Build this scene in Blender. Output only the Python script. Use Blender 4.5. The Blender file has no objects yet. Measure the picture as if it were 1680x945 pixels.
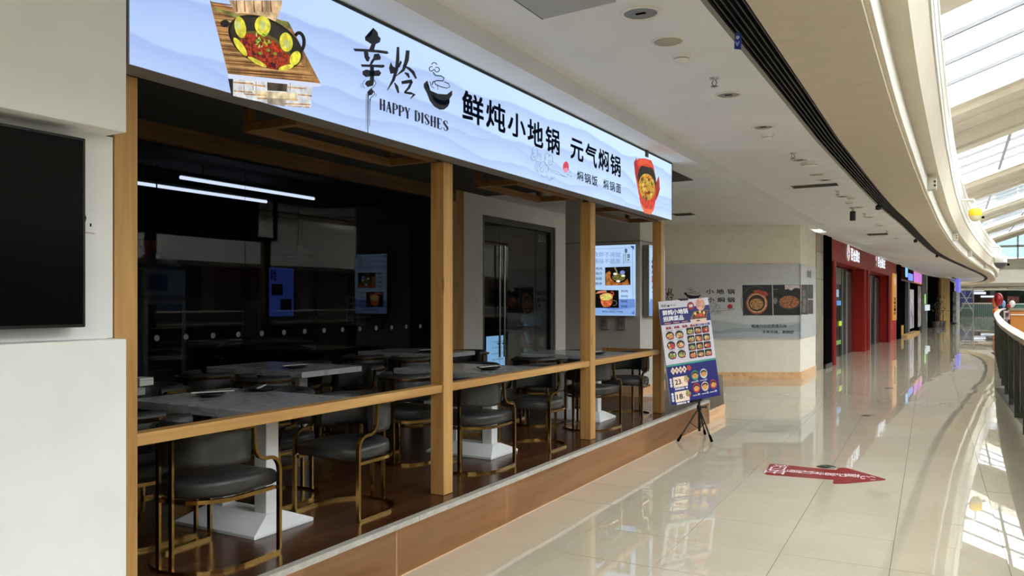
import bpy, bmesh, math, random
import numpy as np
from mathutils import Vector, Matrix
random.seed(7)
PI = math.pi
SC = bpy.context.scene
COL = SC.collection

# ------------------------------------------------------------------ camera
FPX, CX, HY, EYE = 1295.0, 840.0, 495.0, 1.52      # focal length, centre, horizon in 1680x945 pixels; eye height
TH = math.atan((1568 - 840) / FPX)                 # yaw from the shop front direction
SN, CS = math.sin(TH), math.cos(TH)
cam_d = bpy.data.cameras.new('camera'); cam = bpy.data.objects.new('camera', cam_d); COL.objects.link(cam)
cam.location = (0, 0, EYE); cam.rotation_euler = (PI / 2, 0, TH)
cam_d.sensor_width = 36; cam_d.lens = FPX / 1680 * 36
cam_d.shift_y = (HY - 472.5) / 1680
cam_d.clip_start = 0.05; cam_d.clip_end = 400
SC.camera = cam

# ------------------------------------------------------------------ sky and exposure
W = bpy.data.worlds.new('overcast_sky'); SC.world = W; W.use_nodes = True
bg = W.node_tree.nodes['Background']
bg.inputs[0].default_value = (0.93, 0.97, 1.0, 1); bg.inputs[1].default_value = 9.5
SC.view_settings.view_transform = 'Standard'; SC.view_settings.look = 'None'
SC.view_settings.gamma = 1; SC.view_settings.use_curve_mapping = False
SC.view_settings.exposure = 0.0
SC.cycles.use_denoising = True; SC.cycles.use_guiding = True
SC.cycles.max_bounces = 8; SC.cycles.diffuse_bounces = 4; SC.cycles.glossy_bounces = 5
SC.cycles.transparent_max_bounces = 16
SC.cycles.sample_clamp_indirect = 8

# ------------------------------------------------------------------ picture measurements -> metres
def gz(px, py, z):                       # point seen at a pixel, on the horizontal plane z
    D = FPX * (z - EYE) / (HY - py); R = (px - CX) / FPX * D
    return Vector((R * CS - D * SN, R * SN + D * CS, z))
def gx(px, py, X):                       # on the plane parallel to the shop front
    k = (px - CX) / FPX; Y = X * (CS + k * SN) / (k * CS - SN); D = Y * CS - X * SN
    return Vector((X, Y, EYE + (HY - py) / FPX * D))
def gy(px, py, Y):                       # on a plane square to the shop front
    k = (px - CX) / FPX; X = Y * (k * CS - SN) / (CS + k * SN); D = Y * CS - X * SN
    return Vector((X, Y, EYE + (HY - py) / FPX * D))
def gd(px, py, D):                       # at a depth from the eye
    R = (px - CX) / FPX * D
    return Vector((R * CS - D * SN, R * SN + D * CS, EYE + (HY - py) / FPX * D))
def homog(src, dst):
    A = []
    for (x, y), (u, v) in zip(src, dst):
        A.append([x, y, 1, 0, 0, 0, -u * x, -u * y]); A.append([0, 0, 0, x, y, 1, -v * x, -v * y])
    s = np.linalg.solve(np.array(A, float), np.array([q for p in dst for q in p], float))
    H = np.append(s, 1).reshape(3, 3)
    def f(x, y):
        w = H @ np.array([x, y, 1.0]); return w[0] / w[2], w[1] / w[2]
    return f
def catmull(pts, n):
    P = [np.array(p, float) for p in pts]; P = [2 * P[0] - P[1]] + P + [2 * P[-1] - P[-2]]
    out = []
    for i in range(1, len(P) - 2):
        for k in range(12):
            t = k / 12; a, b, c, d = P[i - 1:i + 3]
            out.append(.5 * ((2 * b) + (c - a) * t + (2 * a - 5 * b + 4 * c - d) * t * t + (3 * b - a - 3 * c + d) * t ** 3))
    out.append(P[-2])
    L = [0]
    for a, b in zip(out, out[1:]): L.append(L[-1] + np.linalg.norm(b - a))
    res = []; j = 0
    for i in range(n):
        s = L[-1] * i / (n - 1)
        while j < len(L) - 2 and L[j + 1] < s: j += 1
        t = (s - L[j]) / max(1e-9, L[j + 1] - L[j]); res.append(out[j] + (out[j + 1] - out[j]) * t)
    return res

# ------------------------------------------------------------------ materials
def lin(c):
    return tuple((x / 255 / 12.92 if x / 255 <= .04045 else ((x / 255 + .055) / 1.055) ** 2.4) for x in c)
MATS = {}
def newmat(name):
    m = bpy.data.materials.new(name); m.use_nodes = True
    return m, m.node_tree, m.node_tree.nodes['Principled BSDF']
def coords(nt, scale=(1, 1, 1)):
    tc = nt.nodes.new('ShaderNodeTexCoord'); mp = nt.nodes.new('ShaderNodeMapping')
    mp.inputs['Scale'].default_value = scale
    nt.links.new(tc.outputs['Object'], mp.inputs[0]); return mp.outputs[0]
def ramp(nt, fac, stops):
    r = nt.nodes.new('ShaderNodeValToRGB'); e = r.color_ramp.elements
    while len(e) < len(stops): e.new(.5)
    for el, (p, c) in zip(e, stops): el.position = p; el.color = (*lin(c), 1)
    nt.links.new(fac, r.inputs[0]); return r.outputs[0]
def noise(nt, vec, scale, detail=4, rough=.5, dist=0):
    n = nt.nodes.new('ShaderNodeTexNoise'); n.inputs['Scale'].default_value = scale
    n.inputs['Detail'].default_value = detail; n.inputs['Roughness'].default_value = rough
    n.inputs['Distortion'].default_value = dist
    nt.links.new(vec, n.inputs['Vector']); return n.outputs[0]
def P(c, rough=.6, metal=0, var=.0, scale=6, name=None, spec=.5, bump=0):
    key = ('P', c, rough, metal, var, scale, spec, bump)
    if key in MATS: return MATS[key]
    m, nt, b = newmat(name or 'paint'); b.inputs['Roughness'].default_value = rough
    b.inputs['Metallic'].default_value = metal; b.inputs['Specular IOR Level'].default_value = spec
    v = coords(nt); n = noise(nt, v, scale, 3)
    d = max(var, .015)
    lo = tuple(max(0, x * (1 - d)) for x in c); hi = tuple(min(255, x * (1 + d)) for x in c)
    nt.links.new(ramp(nt, n, [(.3, lo), (.7, hi)]), b.inputs['Base Color'])
    if bump:
        bp = nt.nodes.new('ShaderNodeBump'); bp.inputs['Strength'].default_value = bump; bp.inputs['Distance'].default_value = .01
        nt.links.new(noise(nt, v, scale * 8, 4), bp.inputs['Height']); nt.links.new(bp.outputs[0], b.inputs['Normal'])
    MATS[key] = m; return m
def E(c, s=1.0, var=0, scale=30, name='lit_print'):
    key = ('E', c, s, var, scale)
    if key in MATS: return MATS[key]
    m, nt, b = newmat(name); b.inputs['Base Color'].default_value = (.02, .02, .02, 1); b.inputs['Roughness'].default_value = .4
    if var:
        n = noise(nt, coords(nt), scale, 5)
        lo = tuple(max(0, x * (1 - var)) for x in c); hi = tuple(min(255, x * (1 + var)) for x in c)
        nt.links.new(ramp(nt, n, [(.35, lo), (.65, hi)]), b.inputs['Emission Color'])
    else: b.inputs['Emission Color'].default_value = (*lin(c), 1)
    b.inputs['Emission Strength'].default_value = s; m.cycles.emission_sampling = 'NONE'    # small prints: not worth light samples
    MATS[key] = m; return m
def wood(name, stops, scale, rough=.45, axis='Z', spec=.5, knots=False):
    m, nt, b = newmat(name); b.inputs['Roughness'].default_value = rough; b.inputs['Specular IOR Level'].default_value = spec
    sc = {'X': (.25, 5, 5), 'Y': (5, .25, 5), 'Z': (5, 5, .25)}[axis]
    v = coords(nt, tuple(q * scale for q in sc))
    n = noise(nt, v, 3, 6, .6, .8)
    col = ramp(nt, n, stops)
    if knots:
        vo = nt.nodes.new('ShaderNodeTexVoronoi'); vo.inputs['Scale'].default_value = 2.1
        kc = coords(nt, {'X': (.8, 4, 4), 'Y': (4, .8, 4), 'Z': (4, 4, .8)}[axis]); nt.links.new(kc, vo.inputs['Vector'])
        mx = nt.nodes.new('ShaderNodeMix'); mx.data_type = 'RGBA'
        mr = nt.nodes.new('ShaderNodeMapRange'); mr.inputs[1].default_value = .05; mr.inputs[2].default_value = .14; mr.inputs[3].default_value = .75; mr.inputs[4].default_value = 0
        nt.links.new(vo.outputs[0], mr.inputs[0]); nt.links.new(mr.outputs[0], mx.inputs[0])
        nt.links.new(col, mx.inputs[6]); mx.inputs[7].default_value = (*lin((120, 72, 28)), 1)
        col = mx.outputs[2]
    nt.links.new(col, b.inputs['Base Color'])
    return m
def glass_mat(name, tint, rough=0.0, ior=1.5, cap=1.0):
    m, nt, b = newmat(name); nt.nodes.remove(b); out = nt.nodes['Material Output']
    tr = nt.nodes.new('ShaderNodeBsdfTransparent'); tr.inputs[0].default_value = (*tint, 1)
    gl = nt.nodes.new('ShaderNodeBsdfGlossy'); gl.inputs['Roughness'].default_value = rough
    f0 = ((ior - 1) / (ior + 1)) ** 2
    lw = nt.nodes.new('ShaderNodeLayerWeight'); lw.inputs[0].default_value = .5
    pw = nt.nodes.new('ShaderNodeMath'); pw.operation = 'POWER'; nt.links.new(lw.outputs['Facing'], pw.inputs[0]); pw.inputs[1].default_value = 5
    fr = nt.nodes.new('ShaderNodeMath'); fr.operation = 'MULTIPLY_ADD'; nt.links.new(pw.outputs[0], fr.inputs[0]); fr.inputs[1].default_value = 1 - f0; fr.inputs[2].default_value = f0
    mx = nt.nodes.new('ShaderNodeMixShader')
    nt.links.new(fr.outputs[0], mx.inputs[0]); nt.links.new(tr.outputs[0], mx.inputs[1]); nt.links.new(gl.outputs[0], mx.inputs[2])
    nt.links.new(mx.outputs[0], out.inputs[0]); return m

M = {}
M['pine'] = wood('pine_upright', [(.3, (166, 120, 62)), (.55, (192, 146, 84)), (.75, (208, 164, 102))], 1.0, .5, 'Z', knots=True)
M['pine_y'] = wood('pine_along', [(.3, (166, 120, 62)), (.55, (192, 146, 84)), (.75, (208, 164, 102))], 1.0, .5, 'Y', knots=True)
M['pine_shade'] = wood('shaded_pine', [(.3, (92, 62, 28)), (.55, (120, 84, 42)), (.75, (138, 100, 54))], 1.0, .55, 'Y')  # pine darkened: shade on head beam and trellis is in the colour
M['plank'] = wood('dark_floor_wood', [(.25, (48, 26, 13)), (.5, (74, 43, 22)), (.8, (98, 60, 33))], .8, .22, 'Y')
M['riser'] = wood('riser_wood', [(.25, (196, 144, 98)), (.5, (232, 184, 134)), (.75, (244, 206, 162))], .55, .38, 'Y')
M['alu'] = P((186, 182, 172), .45, .15, .06, 20, 'aluminium')
M['white_wall'] = P((239, 239, 236), .75, 0, .015, 3, 'white_wall_paint', bump=.05)
M['ceil'] = P((228, 226, 226), .9, 0, .012, 2, 'ceiling_paint', spec=.2)
M['cream'] = P((216, 205, 184), .8, 0, .012, 2, 'cream_plaster', spec=.3)
M['roofp'] = P((214, 204, 184), .7, 0, .012, 2, 'roof_panel_paint', spec=.2)
M['clad'] = P((222, 217, 203), .5, 0, .012, 2, 'cladding_white')
M['black'] = P((10, 10, 11), .7, 0, .2, 10, 'black_paint', spec=0)
M['black_metal'] = P((14, 14, 15), .35, .3, .1, 20, 'black_metal')
M['gold'] = P((150, 118, 66), .2, 1.0, .06, 15, 'brushed_gold')
M['leather'] = P((50, 49, 48), .4, 0, .08, 40, 'grey_leather', bump=.08)
M['white_steel'] = P((224, 224, 224), .35, 0, .02, 8, 'white_lacquer')
M['red'] = P((150, 38, 32), .5, 0, .04, 2, 'red_lacquer', spec=.12)
M['darkred'] = P((104, 14, 14), .5, 0, .05, 2, 'deep_red', spec=.1)
M['stone'] = P((146, 136, 120), .35, 0, .1, 3, 'beige_stone')
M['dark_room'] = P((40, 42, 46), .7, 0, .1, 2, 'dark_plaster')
M['glass'] = glass_mat('shop_glass', (.62, .66, .70), 0, 1.42)
M['pane'] = glass_mat('clear_pane', (.95, .97, .98), 0, 1.12)
M['bluepane'] = glass_mat('blue_tinted_pane', (.29, .355, .37))
# marble-look table top
m, nt, b = newmat('grey_marble'); b.inputs['Roughness'].default_value = .14
v = coords(nt); n = noise(nt, v, 2.2, 8, .55, 1.6)
nt.links.new(ramp(nt, n, [(.3, (166, 167, 169)), (.47, (178, 178, 180)), (.5, (148, 149, 152)), (.53, (179, 180, 181)), (.8, (186, 187, 188))]), b.inputs['Base Color']); M['marble'] = m
# polished cream tile
m, nt, b = newmat('polished_tile'); b.inputs['Roughness'].default_value = .012; b.inputs['Specular IOR Level'].default_value = .6; b.inputs['Coat Weight'].default_value = .15; b.inputs['Coat Roughness'].default_value = .01
oi = nt.nodes.new('ShaderNodeNewGeometry'); n = noise(nt, oi.outputs['Position'], .9, 5, .6)
nt.links.new(ramp(nt, n, [(.3, (194, 181, 157)), (.7, (204, 192, 169))]), b.inputs['Base Color'])
n2 = noise(nt, oi.outputs['Position'], 1.6, 1, .5); bp = nt.nodes.new('ShaderNodeBump')
bp.inputs['Strength'].default_value = .03; bp.inputs['Distance'].default_value = .012
nt.links.new(n2, bp.inputs['Height']); nt.links.new(bp.outputs[0], b.inputs['Normal']); M['tile'] = m
M['grout'] = P((64, 58, 50), .9, 0, .05, 5, 'grout')

# ------------------------------------------------------------------ mesh building
class MB:
    def __init__(s): s.V = []; s.F = []; s.I = []; s.mats = []; s.sm = []
    def mi(s, mat):
        if mat is None: return 0
        if mat not in s.mats: s.mats.append(mat)
        return s.mats.index(mat)
    def add(s, V, F, mat=None, smooth=False):
        o = len(s.V); s.V += [tuple(v) for v in V]; k = s.mi(mat)
        for f in F: s.F.append(tuple(i + o for i in f)); s.I.append(k); s.sm.append(smooth)
        return s
    def box(s, x0, x1, y0, y1, z0, z1, mat=None):
        V = [(x, y, z) for z in (z0, z1) for y in (y0, y1) for x in (x0, x1)]
        return s.add(V, [(0, 2, 3, 1), (4, 5, 7, 6), (0, 1, 5, 4), (2, 6, 7, 3), (0, 4, 6, 2), (1, 3, 7, 5)], mat)
    def obox(s, c, a, b, d, mat=None):     # centre and three half vectors
        c, a, b, d = map(Vector, (c, a, b, d))
        V = [c + i * a + j * b + k * d for k in (-1, 1) for j in (-1, 1) for i in (-1, 1)]
        F = [(0, 2, 3, 1), (4, 5, 7, 6), (0, 1, 5, 4), (2, 6, 7, 3), (0, 4, 6, 2), (1, 3, 7, 5)]
        if a.cross(b).dot(d) < 0: F = [f[::-1] for f in F]
        return s.add(V, F, mat)
    def prism(s, pts, ext, mat=None):      # planar outline, extruded by a vector
        pts = [Vector(p) for p in pts]; e = Vector(ext); n = len(pts)
        nn = Vector((0, 0, 0))
        for i in range(n): nn += (pts[i]).cross(pts[(i + 1) % n])
        if nn.dot(e) > 0: pts = pts[::-1]
        V = pts + [p + e for p in pts]
        F = [tuple(range(n)), tuple(range(2 * n - 1, n - 1, -1))]
        F += [(i, i + n, (i + 1) % n + n, (i + 1) % n) for i in range(n)]
        return s.add(V, F, mat)
    def sweep(s, path, cv, hc, ho, closed=False, mat=None, smooth=False):  # rectangular bar; cv constant vector
        path = [Vector(p) for p in path]; cv = Vector(cv).normalized(); n = len(path); V = []
        for i, p in enumerate(path):
            a = path[i - 1] if (i or closed) else p; c = path[(i + 1) % n] if (i < n - 1 or closed) else p
            t = (c - a).normalized(); o = t.cross(cv).normalized()
            if 0 < i < n - 1 or closed:
                t1 = (p - a).normalized(); k = max(.5, t1.dot(t))
            else: k = 1
            o = o / k
            V += [p + cv * hc + o * ho, p - cv * hc + o * ho, p - cv * hc - o * ho, p + cv * hc - o * ho]
        F = []
        for i in range(n if closed else n - 1):
            j = (i + 1) % n
            for q in range(4): F.append((i * 4 + q, i * 4 + (q + 1) % 4, j * 4 + (q + 1) % 4, j * 4 + q))
        if not closed: F += [(3, 2, 1, 0), tuple(range(4 * n - 4, 4 * n))]
        return s.add(V, F, mat, smooth)
    def tube(s, path, r, n=8, mat=None, closed=False):
        path = [Vector(p) for p in path]; V = []; m = len(path); up = None
        for i, p in enumerate(path):
            a = path[max(i - 1, 0)]; c = path[min(i + 1, m - 1)]; t = (c - a).normalized()
            if up is None: up = t.orthogonal().normalized()
            u = (up - t * up.dot(t)).normalized(); up = u; w = t.cross(u)
            rr = r[i] if isinstance(r, (list, tuple)) else r
            V += [p + (u * math.cos(2 * PI * k / n) + w * math.sin(2 * PI * k / n)) * rr for k in range(n)]
        F = [(i * n + k, i * n + (k + 1) % n, (i + 1) * n + (k + 1) % n, (i + 1) * n + k) for i in range(m - 1) for k in range(n)]
        s.add(V, F, mat, True)
        s.add(V[:n], [tuple(range(n - 1, -1, -1))], mat); s.add(V[-n:], [tuple(range(n))], mat); return s
    def lathe(s, prof, c, n=20, axis='Z', mat=None, smooth=True, sx=1, sy=1):
        V = []
        for r, z in prof:
            for k in range(n):
                a = 2 * PI * k / n; x, y = r * math.cos(a) * sx, r * math.sin(a) * sy
                q = {'Z': (x, y, z), 'X': (z, x, y), 'Y': (y, z, x)}[axis]; V.append((q[0] + c[0], q[1] + c[1], q[2] + c[2]))
        m = len(prof)
        F = [(i * n + k, i * n + (k + 1) % n, (i + 1) * n + (k + 1) % n, (i + 1) * n + k) for i in range(m - 1) for k in range(n)]
        s.add(V, F, mat, smooth)
        if prof[0][0] > 1e-4: s.add(V[:n], [tuple(range(n - 1, -1, -1))], mat)
        if prof[-1][0] > 1e-4: s.add(V[-n:], [tuple(range(n))], mat)
        return s
    def ball(s, c, rx, ry, rz, n=12, m=8, mat=None):
        prof = [(max(1e-5, math.sin(PI * i / m)), -math.cos(PI * i / m)) for i in range(m + 1)]; V = []
        for r, z in prof:
            for k in range(n):
                a = 2 * PI * k / n; V.append((c[0] + r * math.cos(a) * rx, c[1] + r * math.sin(a) * ry, c[2] + z * rz))
        F = [(i * n + k, i * n + (k + 1) % n, (i + 1) * n + (k + 1) % n, (i + 1) * n + k) for i in range(m) for k in range(n)]
        return s.add(V, F, mat, True)
    def strip(s, A, B, mat=None, smooth=False):   # quads between two equal polylines
        n = len(A); return s.add(list(A) + list(B), [(i, i + 1, n + i + 1, n + i) for i in range(n - 1)], mat, smooth)
    def mesh(s, name, mat=None):
        me = bpy.data.meshes.new(name); me.from_pydata(s.V, [], s.F)
        mats = s.mats if s.mats else [mat]
        for q in mats: me.materials.append(q)
        me.polygons.foreach_set('material_index', s.I); me.polygons.foreach_set('use_smooth', s.sm)
        me.update(); return me
    def build(s, name, mat=None, parent=None, bevel=0, loc=None, **kw):
        return link(name, s.mesh(name, mat), parent, bevel, loc, **kw)
def link(name, me, parent=None, bevel=0, loc=None, **kw):
    o = bpy.data.objects.new(name, me); COL.objects.link(o)
    if loc is not None: o.location = loc
    if parent is not None: o.parent = parent
    if bevel:
        md = o.modifiers.new('bevel', 'BEVEL'); md.width = bevel; md.segments = 2; md.limit_method = 'ANGLE'
    tag(o, **kw); return o
def tag(o, label=None, cat=None, group=None, kind=None):
    if label: o['label'] = label
    if cat: o['category'] = cat
    if group: o['group'] = group
    if kind: o['kind'] = kind
    return o
def empty(name, loc=(0, 0, 0), rz=0, **kw):
    o = bpy.data.objects.new(name, None); COL.objects.link(o); o.location = loc; o.rotation_euler = (0, 0, rz)
    o.empty_display_size = .1
    return tag(o, **kw)
KIDS = {}
def copy_tree(o, parent=None):
    c = o.copy(); COL.objects.link(c); c.parent = parent
    for ch in list(o.children): copy_tree(ch, c)
    return c
def shared(name, me, parent, loc, rz=0, sc=None):
    o = bpy.data.objects.new(name, me); COL.objects.link(o); o.parent = parent; o.location = loc; o.rotation_euler = (0, 0, rz)
    if sc: o.scale = sc
    return o
def struct(name, mb, mat=None, bevel=0, label=None, **kw):
    o = mb.build(name, mat, None, bevel, kind='structure', **kw)
    if label: o['label'] = label
    return o
def sroot(name, label=None):
    o = empty(name, kind='structure')
    if label: o['label'] = label
    return o

# ------------------------------------------------------------------ flat print (lettering, posters)
TXT = {}
def glyphs(body, bold):
    k = (body, bold)
    if k not in TXT:
        cu = bpy.data.curves.new('text', 'FONT'); cu.body = body; cu.size = 1; cu.resolution_u = 3
        o = bpy.data.objects.new('text', cu); COL.objects.link(o)
        dg = bpy.context.evaluated_depsgraph_get(); me = bpy.data.meshes.new_from_object(o.evaluated_get(dg))
        V = [(v.co.x, v.co.y) for v in me.vertices]; F = [tuple(p.vertices) for p in me.polygons]
        bpy.data.meshes.remove(me); bpy.data.objects.remove(o); bpy.data.curves.remove(cu)
        xs = [v[0] for v in V]; ys = [v[1] for v in V]
        a, b, c, d = min(xs), max(xs), min(ys), max(ys)
        N = len(V); offs = [(0, 0)] if not bold else [(bold, bold), (-bold, bold), (bold, -bold), (-bold, -bold)]
        a -= bold; b += bold; c -= bold; d += bold
        V2 = [((x + ox - a) / max(1e-6, b - a), (y + oy - c) / max(1e-6, d - c)) for ox, oy in offs for x, y in V]
        TXT[k] = (V2, [tuple(i + q * N for i in f) for q in range(len(offs)) for f in F])
    return TXT[k]
class PR(MB):
    """flat print on a plane: fn(u, v, lift) gives the point; lift in metres off the face"""
    def __init__(s, fn, step=.0006): super().__init__(); s.fn = fn; s.step = step
    def pt(s, u, v, l): return s.fn(u, v, l * s.step)
    def poly(s, pts, mat, l=1):
        bm = bmesh.new()
        vs = [bm.verts.new((x, y, 0)) for x, y in pts]
        try: f = bm.faces.new(vs)
        except Exception: bm.free(); return s
        bmesh.ops.triangulate(bm, faces=[f]); bm.verts.index_update()
        V = [s.pt(v.co.x, v.co.y, l) for v in bm.verts]; F = [tuple(v.index for v in f.verts) for f in bm.faces]
        bm.free(); return s.add(V, F, mat)
    def rect(s, u0, u1, v0, v1, mat, l=1):
        return s.add([s.pt(u0, v0, l), s.pt(u1, v0, l), s.pt(u1, v1, l), s.pt(u0, v1, l)], [(0, 1, 2, 3)], mat)
    def ell(s, u, v, ru, rv, mat, l=1, rot=0, n=20, a0=0, a1=2 * PI):
        c, q = math.cos(rot), math.sin(rot); pts = []
        full = abs(a1 - a0) > 6.28
        for k in range(n if full else n + 1):
            a = a0 + (a1 - a0) * k / n; x, y = ru * math.cos(a), rv * math.sin(a); pts.append((u + x * c - y * q, v + x * q + y * c))
        return s.poly(pts, mat, l)
    def stroke(s, pts, w, mat, l=1):
        n = len(pts); L = []; R = []
        for i, (x, y) in enumerate(pts):
            a = pts[max(i - 1, 0)]; b = pts[min(i + 1, n - 1)]; dx, dy = b[0] - a[0], b[1] - a[1]; q = math.hypot(dx, dy) or 1
            ww = (w[i] if isinstance(w, (list, tuple)) else w) / 2
            L.append((x - dy / q * ww, y + dx / q * ww)); R.append((x + dy / q * ww, y - dx / q * ww))
        return s.add([s.pt(u, v, l) for u, v in L + R], [(i, i + 1, n + i + 1, n + i) for i in range(n - 1)], mat)
    def arc(s, u, v, r, a0, a1, w, mat, l=1, n=14, ry=None):
        ry = ry or r
        return s.stroke([(u + r * math.cos(a0 + (a1 - a0) * k / n), v + ry * math.sin(a0 + (a1 - a0) * k / n)) for k in range(n + 1)], w, mat, l)
    def text(s, body, u0, u1, v0, v1, mat, l=2, bold=0, rot=False):   # v0 = foot of the letters, v1 = head
        V, F = glyphs(body, bold)
        N = len(V) // (4 if bold else 1)
        return s.add([s.pt(u0 + (u1 - u0) * x, v0 + (v1 - v0) * y, l + .12 * (i // N)) for i, (x, y) in enumerate(V)], F, mat)
    def sub(s, fmap):              # the same print addressed through another 2-D frame
        q = PR(lambda u, v, l: s.fn(*fmap(u, v), l), s.step); q.V, q.F, q.I, q.mats, q.sm = s.V, s.F, s.I, s.mats, s.sm
        return q

# ================================================================== THE SETTING
XP = -2.69            # front of the seating platform and of the shop sign
ZP = .293             # platform height
ZC, ZL = 3.15, 3.03   # corridor ceiling, lowered soffit
XG = -5.9             # glass front behind the tables
RAILC = [(1.6, -26), (1.0, -8), (.76, 4), (.73, 11.5), (.75, 14.3), (.80, 17.8), (.96, 23.6), (1.29, 33.5), (2.03, 49), (2.75, 60)]
SHOP = [(-2.66, 18.2), (-2.62, 19), (-2.58, 20.3), (-2.45, 26.8), (-2.08, 35.6), (-1.77, 43.3), (-1.5, 51), (-.93, 56), (-.45, 59.5), (-.1, 66), (.0, 74)]
def shop_at(px):      # point of the shop line seen in a picture column
    best = None
    L = catmull(SHOP, 400)
    for p in L:
        D = p[1] * CS - p[0] * SN; x = CX + FPX * (p[0] * CS + p[1] * SN) / D
        if best is None or abs(x - px) < best[0]: best = (abs(x - px), p)
    return Vector((best[1][0], best[1][1], 0))

# ---- floor: tiles
FL = sroot('floor')
PHI = TH - math.atan((1527 - 840) / FPX); cp, sp = math.cos(PHI), math.sin(PHI)
def tw(a, b): return (a * cp - b * sp, a * sp + b * cp)
tl = MB(); h = .2985
tl.add([(-h, -h, 0), (h, -h, 0), (h, h, 0), (-h, h, 0), (-h, -h, -.01), (h, -h, -.01), (h, h, -.01), (-h, h, -.01)],
       [(0, 1, 2, 3), (0, 4, 5, 1), (1, 5, 6, 2), (2, 6, 7, 3), (3, 7, 4, 0)])
tile_me = tl.mesh('tile', M['tile'])
railpts = catmull(RAILC, 200)
def rail_x(y): return float(np.interp(y, [p[1] for p in railpts], [p[0] for p in railpts]))
tiles = []
for i in range(-13, 9):
    for j in range(-45, 260):
        a, b_ = .395 - .3 + .6 * i, 5.57 - .3 + .6 * j
        x, y = tw(a, b_)
        if y < -20 or y > 104: continue
        lo = -3.0 if y < 9.3 or y > 18 else -6.6
        if y > 62: lo = -6
        hi = rail_x(min(y, 60)) + .12 if y < 62 else 9
        if x < lo - .2 or x > hi: continue
        D = y * CS - x * SN; R = x * CS + y * SN
        vis = D > .5 and abs(R / D) < .68 and HY + FPX * EYE / max(D, .1) < 990 and x < .9 and x > -2.95
        tiles.append((0 if vis else 1, D, x, y))
tiles.sort()
far = MB()
for k, (nv, D, x, y) in enumerate(tiles):
    tx, ty = random.gauss(0, .0008), random.gauss(0, .0008)
    if k < 300 and not nv:
        o = shared('tile', tile_me, FL, (x, y, random.uniform(-.0003, .0003))); o.rotation_euler = (tx, ty, PHI)
    else:
        V = []
        for u, v in ((-h, -h), (h, -h), (h, h), (-h, h)):
            q = tw(u, v); V.append((x + q[0], y + q[1], ty * -u + tx * v))
        far.add(V, [(0, 1, 2, 3)])
far.build('tile_field', M['tile'], FL, kind='stuff')
g = MB(); A = [(-7, y, -.004) for y in np.linspace(-20, 62, 60)]; B = [(rail_x(y) + .22, y, -.004) for y in np.linspace(-20, 62, 60)]
g.strip(A, B); g.add([(-7, 62, -.004), (9.5, 62, -.004), (9.5, 105, -.004), (-7, 105, -.004)], [(0, 1, 2, 3)])
g.build('grout_bed', M['grout'], FL)
# slab edge towards the atrium
sl = MB(); A = [(rail_x(y) + .22, y, 0.0) for y in np.linspace(-20, 62, 60)]; B = [(p[0], p[1], -.6) for p in A]
sl.strip(B, A); sl.build('slab_edge', M['cream'], FL)

# ---- raised seating platform
PF = sroot('floor_platform')
pb = MB(); pb.box(XG - .05, XP + .012, 1.95, 9.765, .0, ZP - .022); pb.build('platform_core', M['riser'], PF)
plank_me = {}
def plank(len_):
    k = round(len_, 3)
    if k not in plank_me:
        q = MB(); q.box(-.0985, .0985, -k / 2 + .0012, k / 2 - .0012, -.02, 0); plank_me[k] = q.mesh('plank', M['plank'])
    return plank_me[k]
xr = XP - .031; r = 0
while xr - .1 > XG:
    y = 1.98 - (r % 3) * .4
    while y < 9.7:
        y1 = min(y + 1.22, 9.73); y0 = max(y, 1.98)
        if y1 - y0 > .05: shared('plank', plank(y1 - y0), PF, (xr - .1, (y0 + y1) / 2, ZP + random.uniform(-.0004, .0004)))
        y += 1.22
    xr -= .2; r += 1
q = MB(); q.box(XP - .01, XP, -.6085, .6085, .005, ZP - .03); rp = q.mesh('riser_panel', M['riser'])
y = 2.25
while y < 9.6:
    L = min(1.22, 9.76 - y); shared('riser_panel', rp, PF, (.012, y + L / 2, 0), sc=(1, L / 1.22, 1)); y += 1.22
q = MB(); q.prism([(XP - .028, -.86, ZP - .012), (XP - .028, -.86, ZP + .004), (XP + .018, -.86, ZP + .004), (XP + .018, -.86, ZP - .026), (XP + .01, -.86, ZP - .026), (XP + .01, -.86, ZP - .012)], (0, 1.72, 0)); et = q.mesh('edge_trim', M['alu'])
y = 1.95
while y < 9.7:
    L = min(1.725, 9.77 - y); shared('edge_trim', et, PF, (0, y + L / 2, 0), sc=(1, L / 1.725, 1)); y += 1.725
q = MB(); q.box(XP - .01, XP + .02, 9.755, 9.775, 0, ZP); q.build('corner_strip', M['alu'], PF)
# lower landing beyond the platform
ST = sroot('floor_landing')
q = MB(); q.prism([(XP - .0, 9.79, 0), (-2.71, 10.62, 0), (-3.84, 14.95, 0), (-6.0, 13.9, 0), (-6.0, 9.79, 0)], (0, 0, .145)); q.build('landing_top', M['plank'], ST)
q = MB(); q.box(XP - .02, XP + .006, 9.79, 10.6, .09, .152); q.build('nosing', M['riser'], ST)
q = MB(); q.box(XP - .02, XP + .001, 9.79, 10.6, .0, .085); q.build('riser', M['riser'], ST)

# ---- white wall with the television recess (nearest thing in view)
YE = 1.865
WL = sroot('wall_left')
q = MB(); q.box(-2.95, -2.70, -14, YE, 0, 1.3815); q.build('lower_panel', M['white_wall'], WL, .004)
q = MB(); q.box(-2.95, -2.70, -14, YE, 2.151, ZL); q.build('bulkhead', M['white_wall'], WL, .004)
q = MB(); q.box(-2.95, -2.825, -14, 1.893, 1.3815, 2.151); q.build('recess_back', M['white_wall'], WL)
q = MB(); q.box(-6.1, -2.93, 1.80, 1.93, 0, ZL); q.build('return_wall', M['dark_room'], WL)

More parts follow.
